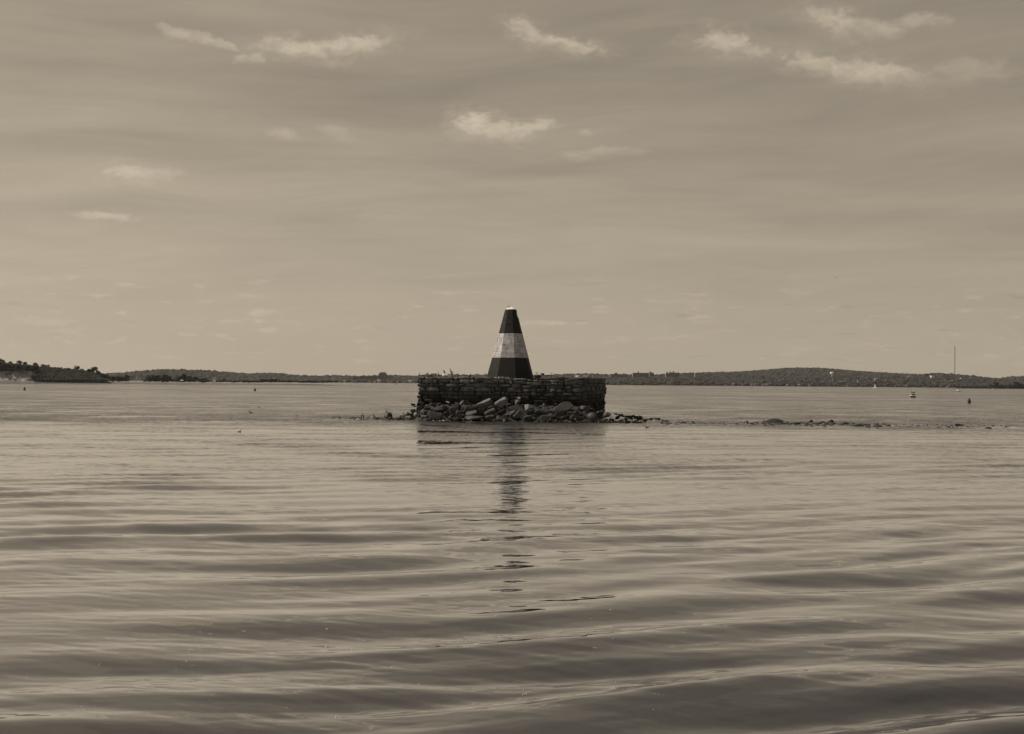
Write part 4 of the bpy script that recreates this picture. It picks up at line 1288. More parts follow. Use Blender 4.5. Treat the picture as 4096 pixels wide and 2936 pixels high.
# radio mast
p = at(3819, 1500, 6100); top = at(3820, 1384, 6100).z
ms = thing('radio_mast', 'very tall thin radio mast on the right-hand hill', 'mast', (p.x, p.y, p.z - 8))
hm = top - p.z + 8
sec = 8
for k in range(sec):
    z0_, z1_ = hm * k / sec, hm * (k + 1) / sec - .05
    mb_ = MB()
    for a in (0, 2.094, 4.189):
        mb_.tube((1.1 * math.cos(a), 1.1 * math.sin(a), z0_), (1.1 * math.cos(a), 1.1 * math.sin(a), z1_), .42, .42, 5)
    nz_ = 6
    for q in range(nz_):
        za, zb_ = z0_ + (z1_ - z0_) * q / nz_, z0_ + (z1_ - z0_) * (q + 1) / nz_
        for a, b in ((0, 2.094), (2.094, 4.189), (4.189, 0)):
            mb_.tube((1.1 * math.cos(a), 1.1 * math.sin(a), za), (1.1 * math.cos(b), 1.1 * math.sin(b), zb_), .2, .2, 4)
    mb_.build('lattice_section', M['steel_far'], ms)
    if k: MB().lathe([(1.2, z0_ - .6), (2.1, z0_ - .5), (2.1, z0_ + .6), (1.2, z0_ + .7)], 8).build('ring', M['steel_far'], ms)
# net posts of a driving range
for k in range(14):
    px = 3606 + k * 4.5
    p = at(px, 1501, 6250); tp_ = at(px, 1488 + (k > 9) * 3 + k * .3, 6250).z
    o = MB().tube((0, 0, -6), (0, 0, tp_ - p.z), .38, .28, 6).tube((-1.2, 0, tp_ - p.z - .4), (1.2, 0, tp_ - p.z - .4), .2, .2, 4).build('net_pole', M['steel_far'], None, loc=p)
    tag(o, f'{ORD[k]} from the left of the thin poles in the dip of the hills', 'pole', 'thin poles in the dip of the hills')
# thin aerials on the left skyline
for k, (px, y0, y1) in enumerate(((1396, 1495, 1503), (1493, 1492, 1503), (1505, 1491, 1503), (1605, 1492, 1502), (1627, 1490, 1502))):
    p = at(px, y1, 5900); tp_ = at(px, y0, 5900).z - p.z
    o = MB().tube((0, 0, -8), (0, 0, tp_), .3, .15, 5).tube((-.9, 0, tp_ * .8), (.9, 0, tp_ * .8), .15, .15, 4).build('aerial', M['steel_far'], None, loc=p)
    tag(o, f'{ORD[k]} from the left of the hair-thin aerials around the tall block', 'aerial', 'hair-thin aerials')
for k, (px, y0, y1, lab) in enumerate(((1941, 1484, 1500, 'hair-thin mast just left of the beacon foot'), (2171, 1474, 1500, 'thin mast above the rocks right of the beacon'), (2228, 1489, 1500, 'very faint mast above the islet grass'))):
    p = at(px, y1, 5900); tp_ = at(px, y0, 5900).z - p.z
    o = MB().tube((0, 0, -8), (0, 0, tp_), .3, .15, 5).tube((-.9, 0, tp_ * .8), (.9, 0, tp_ * .8), .15, .15, 4).build('far_mast', M['steel_far'], None, loc=p)
    tag(o, lab, 'mast')

# houses
def house_meshes(seed):
    r = random.Random(seed)
    w_, d_, h_ = r.uniform(9, 13), r.uniform(8, 10), r.uniform(4.5, 6.5)
    wl = MB().box(-w_ / 2, w_ / 2, 0, d_, -3, h_).mesh('wall')
    rf = MB(); rh = r.uniform(2.2, 3.6); e = .4
    if seed % 2:
        rf.add([(-w_ / 2 - e, -e, h_ + .02), (w_ / 2 + e, -e, h_ + .02), (w_ / 2 + e, d_ + e, h_ + .02), (-w_ / 2 - e, d_ + e, h_ + .02), (-w_ / 2 - e, d_ / 2, h_ + rh), (w_ / 2 + e, d_ / 2, h_ + rh)],
               [(0, 1, 5, 4), (2, 3, 4, 5), (3, 0, 4), (1, 2, 5), (3, 2, 1, 0)])
    else:
        rf.add([(-w_ / 2 - e, -e, h_ + .02), (w_ / 2 + e, -e, h_ + .02), (w_ / 2 + e, d_ + e, h_ + .02), (-w_ / 2 - e, d_ + e, h_ + .02), (0, -e, h_ + rh * 1.2), (0, d_ + e, h_ + rh * 1.2)],
               [(0, 4, 5, 3), (1, 2, 5, 4), (0, 1, 4), (2, 3, 5), (3, 2, 1, 0)])
    rm = rf.mesh('roof')
    wn = [MB().box(x - .55, x + .55, -.08, -.01, 1.2, 2.9).mesh('window') for x in np.linspace(-w_ / 2 + 1.6, w_ / 2 - 1.6, 3)]
    wl.materials.append(M['house_white']); rm.materials.append(M['roof_far'])
    for q in wn: q.materials.append(M['window_far'])
    return wl, rm, wn
HOUSES = [house_meshes(k) for k in range(6)]
def house(px, py_base, dist, kind, label, group, sc=1.0):
    p = at(px, py_base, dist)
    t_ = thing('house', label, 'house', p, 0, group)
    t_.scale = (sc, sc, sc)
    wl, rm, wn = HOUSES[kind % 6]
    obj('wall', wl, None, t_); obj('roof', rm, None, t_)
    for q in wn: obj('window', q, None, t_)
HL = [(556, 1518), (545, 1517), (857, 1521), (932, 1522), (947, 1523), (1002, 1522), (1012, 1521), (1036, 1523), (1100, 1523), (1125, 1526), (1200, 1527), (1212, 1526), (1226, 1527), (1276, 1522), (1332, 1523), (1360, 1529), (1378, 1528), (1409, 1527), (1478, 1529), (1497, 1529), (1515, 1529), (1522, 1528), (1553, 1530), (1560, 1528), (1590, 1530), (1616, 1530), (1640, 1531), (1654, 1531)]
for k, (px, py) in enumerate(sorted(HL)):
    house(px, py, 4930, k * 5 + 1, f'{ORD[k]} from the left of the small pale houses on the far left shore', 'houses on the far left shore', .55 + .4 * ((k * 7) % 3) / 2)
HR = [(2902, 1541), (2934, 1541), (2972, 1542), (3006, 1542), (3022, 1541), (3055, 1524), (3053, 1541), (3068, 1544), (3118, 1525), (3107, 1542), (3136, 1520), (3150, 1543), (3172, 1543), (3196, 1545), (3240, 1545), (3290, 1530)]
HR2 = [(3300, 1518), (3337, 1521), (3362, 1530), (3379, 1530), (3376, 1519), (3414, 1530), (3437, 1526), (3466, 1516), (3480, 1518), (3505, 1521), (3545, 1522), (3390, 1545), (3580, 1547), (3608, 1548), (3625, 1547), (3638, 1511), (3629, 1513), (3700, 1552), (3794, 1551), (3780, 1524), (3808, 1527)]
def shore_d(px, py):
    """distance at which the far right slope meets this pixel"""
    best, bd = 1e9, 4360
    dirx = pix_dir(px, py)
    for row in S_RLOW:
        k = row[0][0] / row[0][1]
        if abs(k - dirx.x / dirx.y) < 0.003:
            for (x, d, z) in row[1:7]:
                zz = CAM_H + dirx.z / dirx.y * d
                if abs(zz - z - 4) < best: best, bd = abs(zz - z - 4), d
            break
    return bd - 25
for k, (px, py) in enumerate(sorted(HR)):
    house(px, py, 4372 if py > 1540 else shore_d(px, py), k * 5 + 2, f'{ORD[k]} from the left of the pale houses below the long hill', 'houses below the long hill', .45 + .35 * ((k * 5) % 3) / 2)
for k, (px, py) in enumerate(sorted(HR2)):
    house(px, py, 4372 if py > 1540 else shore_d(px, py), k * 5 + 3, f'{ORD[k]} from the left of the pale houses right of the globe tower', 'houses right of the globe water tower', .45 + .35 * ((k * 5) % 3) / 2)

# ---------------------------------------------------------------- haze
hb = MB().box(-9400, 9400, -9400, 9400, -6.0, 420.0)
hz = hb.build('haze', None)
hm_ = bpy.data.materials.new('sea_haze')
hm_.use_nodes = True
hm_.node_tree.nodes.clear()
ht = NT(hm_.node_tree)
pv = ht.n('ShaderNodeVolumePrincipled')
pv.inputs['Color'].default_value = (0.95, 0.95, 0.95, 1)
pv.inputs['Density'].default_value = HAZE = 1.7e-5
pv.inputs['Anisotropy'].default_value = 0.3
ho = ht.n('ShaderNodeOutputMaterial')
hm_.node_tree.links.new(pv.outputs[0], ho.inputs['Volume'])
hz.data.materials.append(hm_)
tag(hz, 'thin pale sea haze filling the air', kind='stuff')

# ---------------------------------------------------------------- birds
M['feather_black'] = surface('black_feathers', 0.006, 0.014, 3.0, 0.6, spec=0.3)
M['feather_white'] = surface('white_feathers', 0.5, 0.66, 3.0, 0.8, spec=0.1)
M['feather_slate'] = surface('slate_back_feathers', 0.025, 0.05, 3.0, 0.7, spec=0.2)
M['bird_leg'] = surface('bird_legs', 0.03, 0.06, 3.0, 0.7, spec=0.2)
M['beak'] = surface('horn_beak', 0.06, 0.12, 3.0, 0.5, spec=0.3)

def ring(c, tang, rx, rz_, n=8):
    t_ = Vector(tang).normalized()
    sx = Vector((0, 1, 0))
    up = sx.cross(t_).normalized() * -1
    return [Vector(c) + sx * (rx * math.cos(2 * math.pi * k / n)) + up * (rz_ * math.sin(2 * math.pi * k / n)) for k in range(n)]
def loft_bird(path, white_below=None, slots=False):
    """path: (x, z, half width, half height) from tail to the beak root; the bird faces -x"""
    mb_ = MB()
    pts = [Vector((p[0], 0, p[1])) for p in path]
    rings = []
    for i, p in enumerate(path):
        a = pts[max(0, i - 1)]; b = pts[min(len(pts) - 1, i + 1)]
        rings.append(ring(pts[i], b - a, p[2], p[3]))
    mb_.loft(rings)
    return mb_
def finish_bird(name, mb_, mats, dark_test=None):
    me = mb_.mesh(name, True)
    for m_ in mats: me.materials.append(m_)
    if dark_test:
        for p in me.polygons:
            p.material_index = 1 if dark_test(p.center, p.normal) else 0
    return me
# cormorant, upright on its feet
P_UP = [(.34, -.02, .02, .015), (.26, .05, .045, .02), (.16, .12, .075, .05), (.10, .22, .10, .085), (.05, .34, .105, .095), (.0, .45, .085, .08), (-.03, .54, .05, .05), (-.035, .62, .034, .036), (-.02, .70, .03, .032), (-.035, .77, .03, .033), (-.075, .80, .034, .034), (-.12, .80, .022, .022)]
P_PREEN = [(.34, .02, .02, .015), (.26, .08, .05, .02), (.16, .14, .085, .06), (.08, .24, .115, .10), (.0, .35, .12, .11), (-.05, .45, .09, .085), (-.04, .53, .05, .05), (.02, .55, .04, .04), (.07, .50, .036, .034), (.10, .44, .028, .026)]
P_CROUCH = [(.40, .08, .02, .012), (.30, .11, .05, .02), (.18, .15, .09, .06), (.05, .20, .11, .09), (-.08, .25, .10, .085), (-.17, .32, .06, .055), (-.20, .41, .036, .036), (-.19, .49, .03, .032), (-.21, .54, .033, .033), (-.26, .55, .022, .02)]
P_SWIM = [(.34, .04, .02, .012), (.25, .03, .05, .02), (.14, .03, .09, .06), (.0, .03, .11, .085), (-.13, .05, .09, .075), (-.19, .12, .045, .045), (-.205, .22, .03, .032), (-.19, .31, .028, .03), (-.205, .37, .031, .031), (-.25, .38, .022, .02)]
BIRDS = {}
for nm, path in (('up', P_UP), ('preen', P_PREEN), ('crouch', P_CROUCH), ('swim', P_SWIM)):
    body = finish_bird('body', loft_bird(path), [M['feather_black']])
    x, z = path[-1][0], path[-1][1]
    x0, z0 = path[-2][0], path[-2][1]
    d_ = Vector((x - x0, 0, z - z0)).normalized()
    bk_ = MB().tube((x, 0, z), (x + d_.x * .085, 0, z + d_.z * .085 - .01), .014, .004, 5).mesh('beak')
    bk_.materials.append(M['beak'])
    lg = None
    if nm != 'swim':
        lg = MB().tube((.08, .05, .16), (.06, .05, .0), .02, .014, 5).tube((.08, -.05, .16), (.06, -.05, .0), .02, .014, 5)
        lg.box(-.04, .09, .025, .085, -.004, .012).box(-.04, .09, -.085, -.025, -.004, .012)
        lg = lg.mesh('legs'); lg.materials.append(M['bird_leg'])
    BIRDS[nm] = (body, bk_, lg)
# gull, standing and swimming
G_STAND = [(.34, .24, .015, .01), (.24, .24, .05, .022), (.12, .235, .085, .06), (.0, .23, .10, .085), (-.11, .245, .085, .075), (-.17, .29, .055, .055), (-.19, .345, .045, .045), (-.22, .385, .045, .042), (-.265, .385, .025, .024)]
for nm, dz_ in (('gull', 0.0), ('gullswim', -.17)):
    path = [(a, b + dz_, c_, d_) for a, b, c_, d_ in G_STAND]
    body = finish_bird('body', loft_bird(path), [M['feather_white'], M['feather_slate']], lambda c, n: c.x > -.09 and n.z > .12)
    x, z = path[-1][0], path[-1][1]
    bk_ = MB().tube((x, 0, z), (x - .06, 0, z - .012), .013, .004, 5).mesh('beak'); bk_.materials.append(M['beak'])
    lg = None
    if nm == 'gull':
        lg = MB().tube((.0, .04, .16), (.0, .04, .0), .009, .009, 5).tube((.0, -.04, .16), (.0, -.04, .0), .009, .009, 5)
        lg.box(-.06, .02, .015, .065, -.004, .01).box(-.06, .02, -.065, -.015, -.004, .01)
        lg = lg.mesh('legs'); lg.materials.append(M['bird_leg'])
    BIRDS[nm] = (body, bk_, lg)
# flying cormorant
fb = loft_bird([(.36, 0, .02, .012), (.25, 0, .05, .025), (.1, 0, .085, .07), (-.05, 0, .09, .075), (-.18, .02, .05, .045), (-.3, .03, .03, .03), (-.4, .04, .032, .032), (-.45, .04, .02, .02)])
BIRDS['fly'] = (finish_bird('body', fb, [M['feather_black']]), None, None)
def wing_mesh(sgn):
    m_ = MB()
    up = [(-.1, .07, .03), (.13, .07, .02), (-.06, .34, .26), (.14, .34, .22), (.05, .68, .34), (.13, .68, .30)]
    vs = [(x, sgn * y, z) for x, y, z in up] + [(x, sgn * y, z - .018) for x, y, z in up]
    m_.add(vs, [(0, 1, 3, 2), (2, 3, 5, 4), (8, 9, 7, 6), (10, 11, 9, 8), (0, 2, 8, 6), (2, 4, 10, 8), (1, 7, 9, 3), (3, 9, 11, 5), (4, 5, 11, 10), (0, 6, 7, 1)])
    me = m_.mesh('wing'); me.materials.append(M['feather_black'])
    return me
WINGS = [wing_mesh(1), wing_mesh(-1)]
def bird(kind, px, py_foot, label, dist=None, face=0.0, sc=1.0, group=None, z=None):
    """face: 0 = looks left, 180 = looks right (degrees)"""
    p = on_water(px, py_foot) if dist is None else at(px, py_foot, dist)
    if z is not None: p.z = z
    gull = kind.startswith('gull')
    t_ = thing('gull' if gull else 'cormorant', label, 'gull' if gull else 'cormorant', p, R(face), group or ('gulls on and round the islet' if gull else 'cormorants round the islet'))
    sc *= 1.14 if dist is not None else 1.0
    t_.scale = (sc, sc, sc)
    b, k, l = BIRDS[kind]
    obj('body', b, None, t_)
    if k: obj('beak', k, None, t_)
    if l: obj('legs', l, None, t_)
    if kind == 'fly':
        for q in WINGS: obj('wing', q, None, t_)
    return t_
def wx(zx): return 1660 + zx * 200 / 2268       # columns of the close-up of the wall top
def wy(zy): return 1470 + zy * 200 / 2268
D0 = YW + 3.2
bird('up', wx(195), wy(415), 'cormorant perched nearest the left corner of the wall', D0, 180, .82)
bird('crouch', wx(280), wy(415), 'hunched cormorant, second from the left corner of the wall', D0, 0, .8)
bird('crouch', wx(375), wy(415), 'crouching cormorant, third from the left corner of the wall', D0, 0, .78)
bird('crouch', wx(595), wy(445), 'low sitting cormorant, fourth along the wall top', D0 + 1.2, 180, .72)
bird('crouch', wx(690), wy(440), 'low sitting cormorant, fifth along the wall top', D0 + 1.2, 0, .7)
bird('preen', wx(755), wy(425), 'leaning cormorant spreading over the coping, sixth along the wall', D0 - .5, 0, .95)
bird('crouch', wx(890), wy(430), 'small upright-necked cormorant, seventh along the wall', D0 + .3, 180, .75)
bird('up', wx(1070), wy(415), 'cormorant drying its wings left of the whitened boulder', D0, 0, .92)
bird('preen', wx(1315), wy(278), 'hunched cormorant on top of the whitened boulder', D0 + 1.2, 0, .98)
bird('crouch', wx(1400), wy(425), 'cormorant sitting in front of the whitened boulder', D0 - .6, 0, .8)
bird('up', wx(1610), wy(258), 'tall cormorant on the left of the timber stump', YW + 2.3, 0, 1.0)
bird('crouch', wx(1665), wy(258), 'second cormorant on the timber stump, tail to the right', YW + 2.9, 0, .95)
bird('gull', wx(1860), wy(405), 'gull with bowed head right of the timber stump', D0, 0, 1.15)
bird('up', wx(1965), wy(408), 'slim cormorant right of the bowed gull', D0 - .4, 0, .72)
bird('crouch', 1862, 1506, 'cormorant left of the pointed pale stone', D0, 0, .85)
bird('gull', 1911, 1503, 'left of two gulls on the wall near the beacon foot', YW + .9, 0, 1.0)
bird('gull', 1944, 1503, 'right of two gulls on the wall, next to the beacon', YW + .9, 0, 1.0)
bird('gull', 2033, 1230.2, 'lone gull standing on the white cap of the beacon', 274.6, 0, 1.0)
bird('gull', 2147, 1498, 'gull on the grey rock just right of the beacon', YW + 3.0, 0, 1.05)
bird('gull', 2204, 1499, 'gull on the flat whitened slab behind the grass', YW + 7.5, 0, 1.05)
bird('gull', 2317, 1512, 'gull in front of the whitened stone at the right corner', YW + 1.4, 0, 1.05)
bird('gull', 2356, 1508, 'gull on the coping right of the wall corner', YW - 1.0, 0, 1.0)
def lx(zx): return 1300 + zx * 400 / 2268
def ly(zy): return 1620 + zy * 400 / 2268
DL = 259.0
bird('crouch', lx(190), ly(285), 'cormorant farthest left on the awash bar', DL, 180, .8, z=.02)
bird('crouch', lx(333), ly(283), 'second cormorant from the left on the awash bar', DL, 0, .85, z=.05)
bird('crouch', lx(680), ly(303), 'third cormorant on the bar, left of a group of three', DL, 0, .85, z=.05)
bird('crouch', lx(780), ly(300), 'cormorant lowest in the group of three on the bar', DL, 0, .85, z=.05)
bird('up', lx(820), ly(285), 'middle cormorant of the group of three on the bar', DL + 1, 0, .85, z=.15)
bird('up', lx(860), ly(280), 'tallest cormorant of the group of three on the bar', DL + 1.5, 0, 1.05, z=.2)
bird('up', lx(1105), ly(270), 'broad cormorant alone on the bar left of the big rock', DL, 0, .92, z=.3)
bird('up', lx(1395), ly(185), 'cormorant standing on the big dark rock left of the islet', 256.0, 180, .78)
bird('crouch', lx(1510), ly(190), 'small hunched cormorant at the back of the big dark rock', 257.0, 0, .5)
bird('swim', lx(1770), ly(195), 'cormorant head showing behind the pale rock', 262.0, 180, .8)
bird('up', lx(1865), ly(250), 'cormorant among the rocks off the left wall end', 249.0, 180, .8)
bird('up', lx(1985), ly(262), 'dark cormorant between boulders at the left wall end', 249.0, 0, .8)
bird('swim', 1004, 1652, 'tall-necked cormorant swimming far left of the islet', None, 0, 1.6)
bird('fly', 1038, 1631, 'cormorant flying low over the water left of the islet', 280, 0, .6)
bird('swim', 1188, 1664, 'tiny swimming cormorant left of the awash bar', None, 180, .9)
bird('swim', 957, 1728, 'swimming cormorant nearest the camera at lower left', None, 180, 1.0)
bird('swim', 2589, 1711, 'cormorant swimming in front of the right-hand rocky tail', None, 0, 1.15)
bird('gullswim', 2986, 1686, 'upper of two gulls floating left of the long low rock', None, 0, 1.3)
bird('gullswim', 2987, 1696, 'lower of two gulls floating left of the long low rock', None, 0, 1.2)
bird('gullswim', 2895, 1692, 'small gull floating midway between tail and long rock', None, 0, .9)
bird('gullswim', 408, 1672, 'white gull floating far out in the dark ripples at left', None, 0, .8)

# ---------------------------------------------------------------- buoys
M['buoy_dark'] = surface('dark_buoy_paint', 0.010, 0.022, 1.5, 0.6, spec=0.3)
M['buoy_rust'] = surface('weeded_buoy_waterline', 0.02, 0.05, 3.0, 0.9, spec=0.2)
def nun(px, py, h, label):
    p = on_water(px, py)
    t_ = thing('nun_buoy', label, 'buoy', p)
    w_ = h * .30
    MB().lathe([(w_ * .97, -.4), (w_ * 1.0, h * .04)], 16).build('waterline_collar', M['buoy_rust'], t_)
    MB().lathe([(w_, h * .042), (w_ * .98, h * .42), (w_ * .62, h * .72), (w_ * .26, h * .95), (w_ * .1, h)], 16).build('body', M['buoy_dark'], t_)
    m_ = MB()
    for k in range(8):
        a = math.pi * k / 7
        a2 = math.pi * (k + 1) / 7
        if k < 7: m_.tube((w_ * .2 * math.cos(a), 0, h * .99 + w_ * .2 * math.sin(a)), (w_ * .2 * math.cos(a2), 0, h * .99 + w_ * .2 * math.sin(a2)), .025, .025, 5)
    m_.build('lifting_eye', M['buoy_rust'], t_)
nun(3877, 1613, 2.15, 'dark cone-topped buoy right of the motor yacht')
nun(98, 1561, 2.0, 'dark cone-topped buoy off the near island bluff')
p = on_water(1020, 1564); t_ = thing('can_buoy', 'dark flat-topped can buoy left of the islet', 'buoy', p)
MB().lathe([(.62, -.3), (.64, .06)], 16).build('waterline_collar', M['buoy_rust'], t_)
MB().lathe([(.64, .062), (.64, 1.32), (.58, 1.36)], 16).build('body', M['buoy_dark'], t_)
MB().lathe([(.52, 1.362), (.52, 1.46), (.4, 1.48)], 16).build('lid', M['buoy_dark'], t_)
for px, py, r_, lab, mt_ in ((1405, 1545, .75, 'small dark ball buoy beyond the tip of the spit', 'buoy_dark'), (3006, 1553, .8, 'small dark ball buoy off the right-hand shore', 'buoy_dark'), (693, 1537, .55, 'white ball float off the spit', 'white_gloss')):
    p = on_water(px, py)
    t_ = thing('ball_buoy', lab, 'buoy', p)
    MB().lathe([(r_ * .5, -r_ * .4), (r_ * .95, 0), (r_, r_ * .3), (r_ * .7, r_ * .9), (r_ * .2, r_ * 1.15)], 14).build('float', M[mt_], t_, True)
    MB().tube((0, 0, r_ * 1.1), (0, 0, r_ * 1.45), .06, .06, 6).build('mooring_ring', M['buoy_rust'], t_)
for px, py, lab in ((1547, 1542, 'tiny dark float below the speedboat'), (1628, 1557, 'tiny dark float close to the wall edge')):
    p = on_water(px, py); t_ = thing('pot_float', lab, 'buoy', p)
    MB().lathe([(.3, -.15), (.42, .1), (.3, .4), (.1, .5)], 10).build('float', M['buoy_dark'], t_, True)
    MB().tube((0, 0, .45), (.1, 0, 1.0), .04, .03, 5).build('stick', M['buoy_rust'], t_)

# ---------------------------------------------------------------- boats
def hull_mesh(L, B, H, bow=.9, n=9):
    """open-topped hull along +y (bow), waterline at z = 0"""
    rings = []
    for i in range(n):
        f_ = i / (n - 1)
        b = B / 2 * (1 - max(0, (f_ - .5) / .5) ** 2.2) + .02
        sh = H * (1 + .35 * f_ ** 2)
        y = -L / 2 + L * f_
        rings.append([Vector((-b * .9, y, -.35)), Vector((b * .9, y, -.35)), Vector((b, y, sh * .5)), Vector((b * 1.04, y, sh)), Vector((-b * 1.04, y, sh)), Vector((-b, y, sh * .5))])
    return MB().loft(rings)
# motor yacht seen from astern
p = on_water(3653, 1590)
yt = thing('motor_yacht', 'white motor yacht with a dark hardtop and flybridge, seen from astern', 'yacht', p, R(-17))
hull_mesh(10.5, 3.5, 1.15).build('hull', M['white_gloss'], yt)
MB().box(-1.5, 1.5, -5.33, -5.26, .1, .95).build('transom_door', M['dark_gear'], yt)
MB().box(-1.35, 1.35, -5.9, -5.28, .05, .14).build('swim_platform', M['dark_gear'], yt)
cb = MB().box(-1.25, 1.25, -2.2, 2.6, 1.2, 2.25, taper=.12).build('cabin', M['white_gloss'], yt)
MB().box(-.95, .95, -2.27, -2.12, 1.28, 2.05).build('window', M['dark_gear'], cb)
MB().box(-1.30, -1.2, -1.8, 2.0, 1.6, 2.05).build('window', M['dark_gear'], cb)
MB().box(1.2, 1.30, -1.8, 2.0, 1.6, 2.05).build('window', M['dark_gear'], cb)
MB().box(-1.3, 1.3, -3.2, 1.6, 2.27, 2.42).build('flybridge_deck', M['white_gloss'], yt)
MB().box(-1.05, 1.05, -.6, .9, 2.43, 2.95, taper=.1).build('helm', M['dark_gear'], yt)
for sx_ in (-1.05, 1.05):
    for sy_ in (-1.8, 1.0):
        MB().tube((sx_, sy_, 2.4), (sx_ * .95, sy_, 3.35), .05, .05, 6).build('post', M['dark_gear'], yt)
MB().box(-1.35, 1.35, -2.3, 1.3, 3.35, 3.48).build('hardtop', M['dark_gear'], yt)
MB().lathe([(.3, 3.5), (.34, 3.6), (.25, 3.75), (.05, 3.8)], 12).build('radar_dome', M['white_gloss'], yt)
MB().box(1.15, 1.4, -2.45, -1.9, 3.0, 3.36).build('life_ring_locker', M['white_gloss'], yt)
# moored white boat
p = on_water(3833, 1566)
mb2 = thing('moored_boat', 'small white boat with a covered top moored off the wooded point', 'boat', p, R(88))
hull_mesh(5.4, 2.0, .55).build('hull', M['dark_gear'], mb2)
cv = []
for i in range(7):
    f_ = i / 6; b = 1.0 * math.sin(math.pi * (.12 + .78 * (1 - f_)))
    y = -2.6 + 5.0 * f_; h_ = .75 + 1.3 * math.sin(math.pi * f_)
    cv.append([Vector((-b, y, .58)), Vector((b, y, .58)), Vector((b * .6, y, h_ * .9 + .3)), Vector((-b * .6, y, h_ * .9 + .3))])
MB().loft(cv).build('cover', M['white_gloss'], mb2)
# sailing boat off the far shore
p = on_water(3499, 1552)
sb = thing('sailing_boat', 'tiny white sailing boat off the houses on the far right shore', 'boat', (p.x, p.y, 0), R(60))
hull_mesh(8, 2.4, .9).build('hull', M['white_gloss'], sb)
MB().tube((0, .6, .8), (0, .6, 10.5), .09, .06, 6).build('mast', M['white_gloss'], sb)
MB().add([(0, .5, 1.6), (.0, -3.2, 1.7), (.0, .5, 10.2), (.06, .5, 1.6), (.06, -3.2, 1.7), (.06, .5, 10.2)], [(0, 1, 2), (5, 4, 3), (0, 3, 4, 1), (1, 4, 5, 2), (2, 5, 3, 0)]).build('mainsail', M['tank_white'], sb)
# speedboat with its wake
p = on_water(1582, 1537)
sp_ = thing('speedboat', 'dark speedboat running right with a white wake near the far shore', 'boat', (p.x, p.y, 0), R(-86))
hull_mesh(7, 2.4, 1.0).build('hull', M['dark_gear'], sp_)
MB().box(-.8, .8, -.6, .8, 1.0, 1.7, taper=.2).build('windscreen', M['white_gloss'], sp_)
MB().box(-.35, .35, -3.9, -3.5, -.2, 1.3).build('outboard_motor', M['dark_gear'], sp_)
fm = MB(); r = random.Random(2)
for k in range(120):
    f_ = r.random(); px = 1577 - 38 * f_
    q = on_water(px, 1537 + r.uniform(-.5, .6)); s = r.uniform(.3, .9) * (1.1 - f_ * .7)
    fm.add([(q.x - s * 2, q.y, 0.05), (q.x + s * 2, q.y, .05), (q.x + s, q.y + s, .05), (q.x, q.y + .1, .25 + s * .5)], [(0, 1, 3), (1, 2, 3), (2, 0, 3)])
tag(fm.build('boat_wake', M['foam']), 'white foam wake trailing behind the speedboat', kind='stuff')
# beach things on the spit
p = at(728, 1526, 1985)
um = thing('beach_umbrella', 'white beach umbrella pitched on the spit before the bushes', 'umbrella', p)
MB().tube((0, 0, -.6), (0, 0, 2.3), .06, .05, 6).build('pole', M['steel_far'], um)
cn = MB(); cn.lathe([(2.6, 1.5), (2.3, 1.75), (1.4, 2.1), (.1, 2.4)], 10); cn.build('canopy', M['white_gloss'], um)
p = at(750, 1529, 1975)
dg = thing('dinghy', 'small white dinghy drawn up on the spit by the umbrella', 'boat', p, R(80))
hull_mesh(4.5, 1.6, .6).build('hull', M['white_gloss'], dg)
MB().box(-.7, .7, -.4, .0, .45, .52).build('thwart', M['timber'], dg)
p = at(856, 1522, 1990)
cbn = thing('beach_cabin', 'bright white flat cabin behind the bushes on the spit', 'cabin', p)
MB().box(-2.2, 2.2, 0, 3, -3, 1.0).build('wall', M['white_gloss'], cbn)
MB().box(-2.4, 2.4, -.2, 3.2, 1.01, 1.2).build('roof', M['tank_white'], cbn)
p = at(1335, 1531, 2060)
tn = thing('beach_tent', 'white domed tent near the dark end of the spit', 'tent', p)
MB().lathe([(2.0, -.3), (1.9, .5), (1.3, 1.2), (.5, 1.6), (.05, 1.65)], 12).build('shell', M['white_gloss'], tn, True)
MB().box(-.4, .4, -2.02, -1.9, 0, .9).build('door_flap', M['dark_gear'], tn)
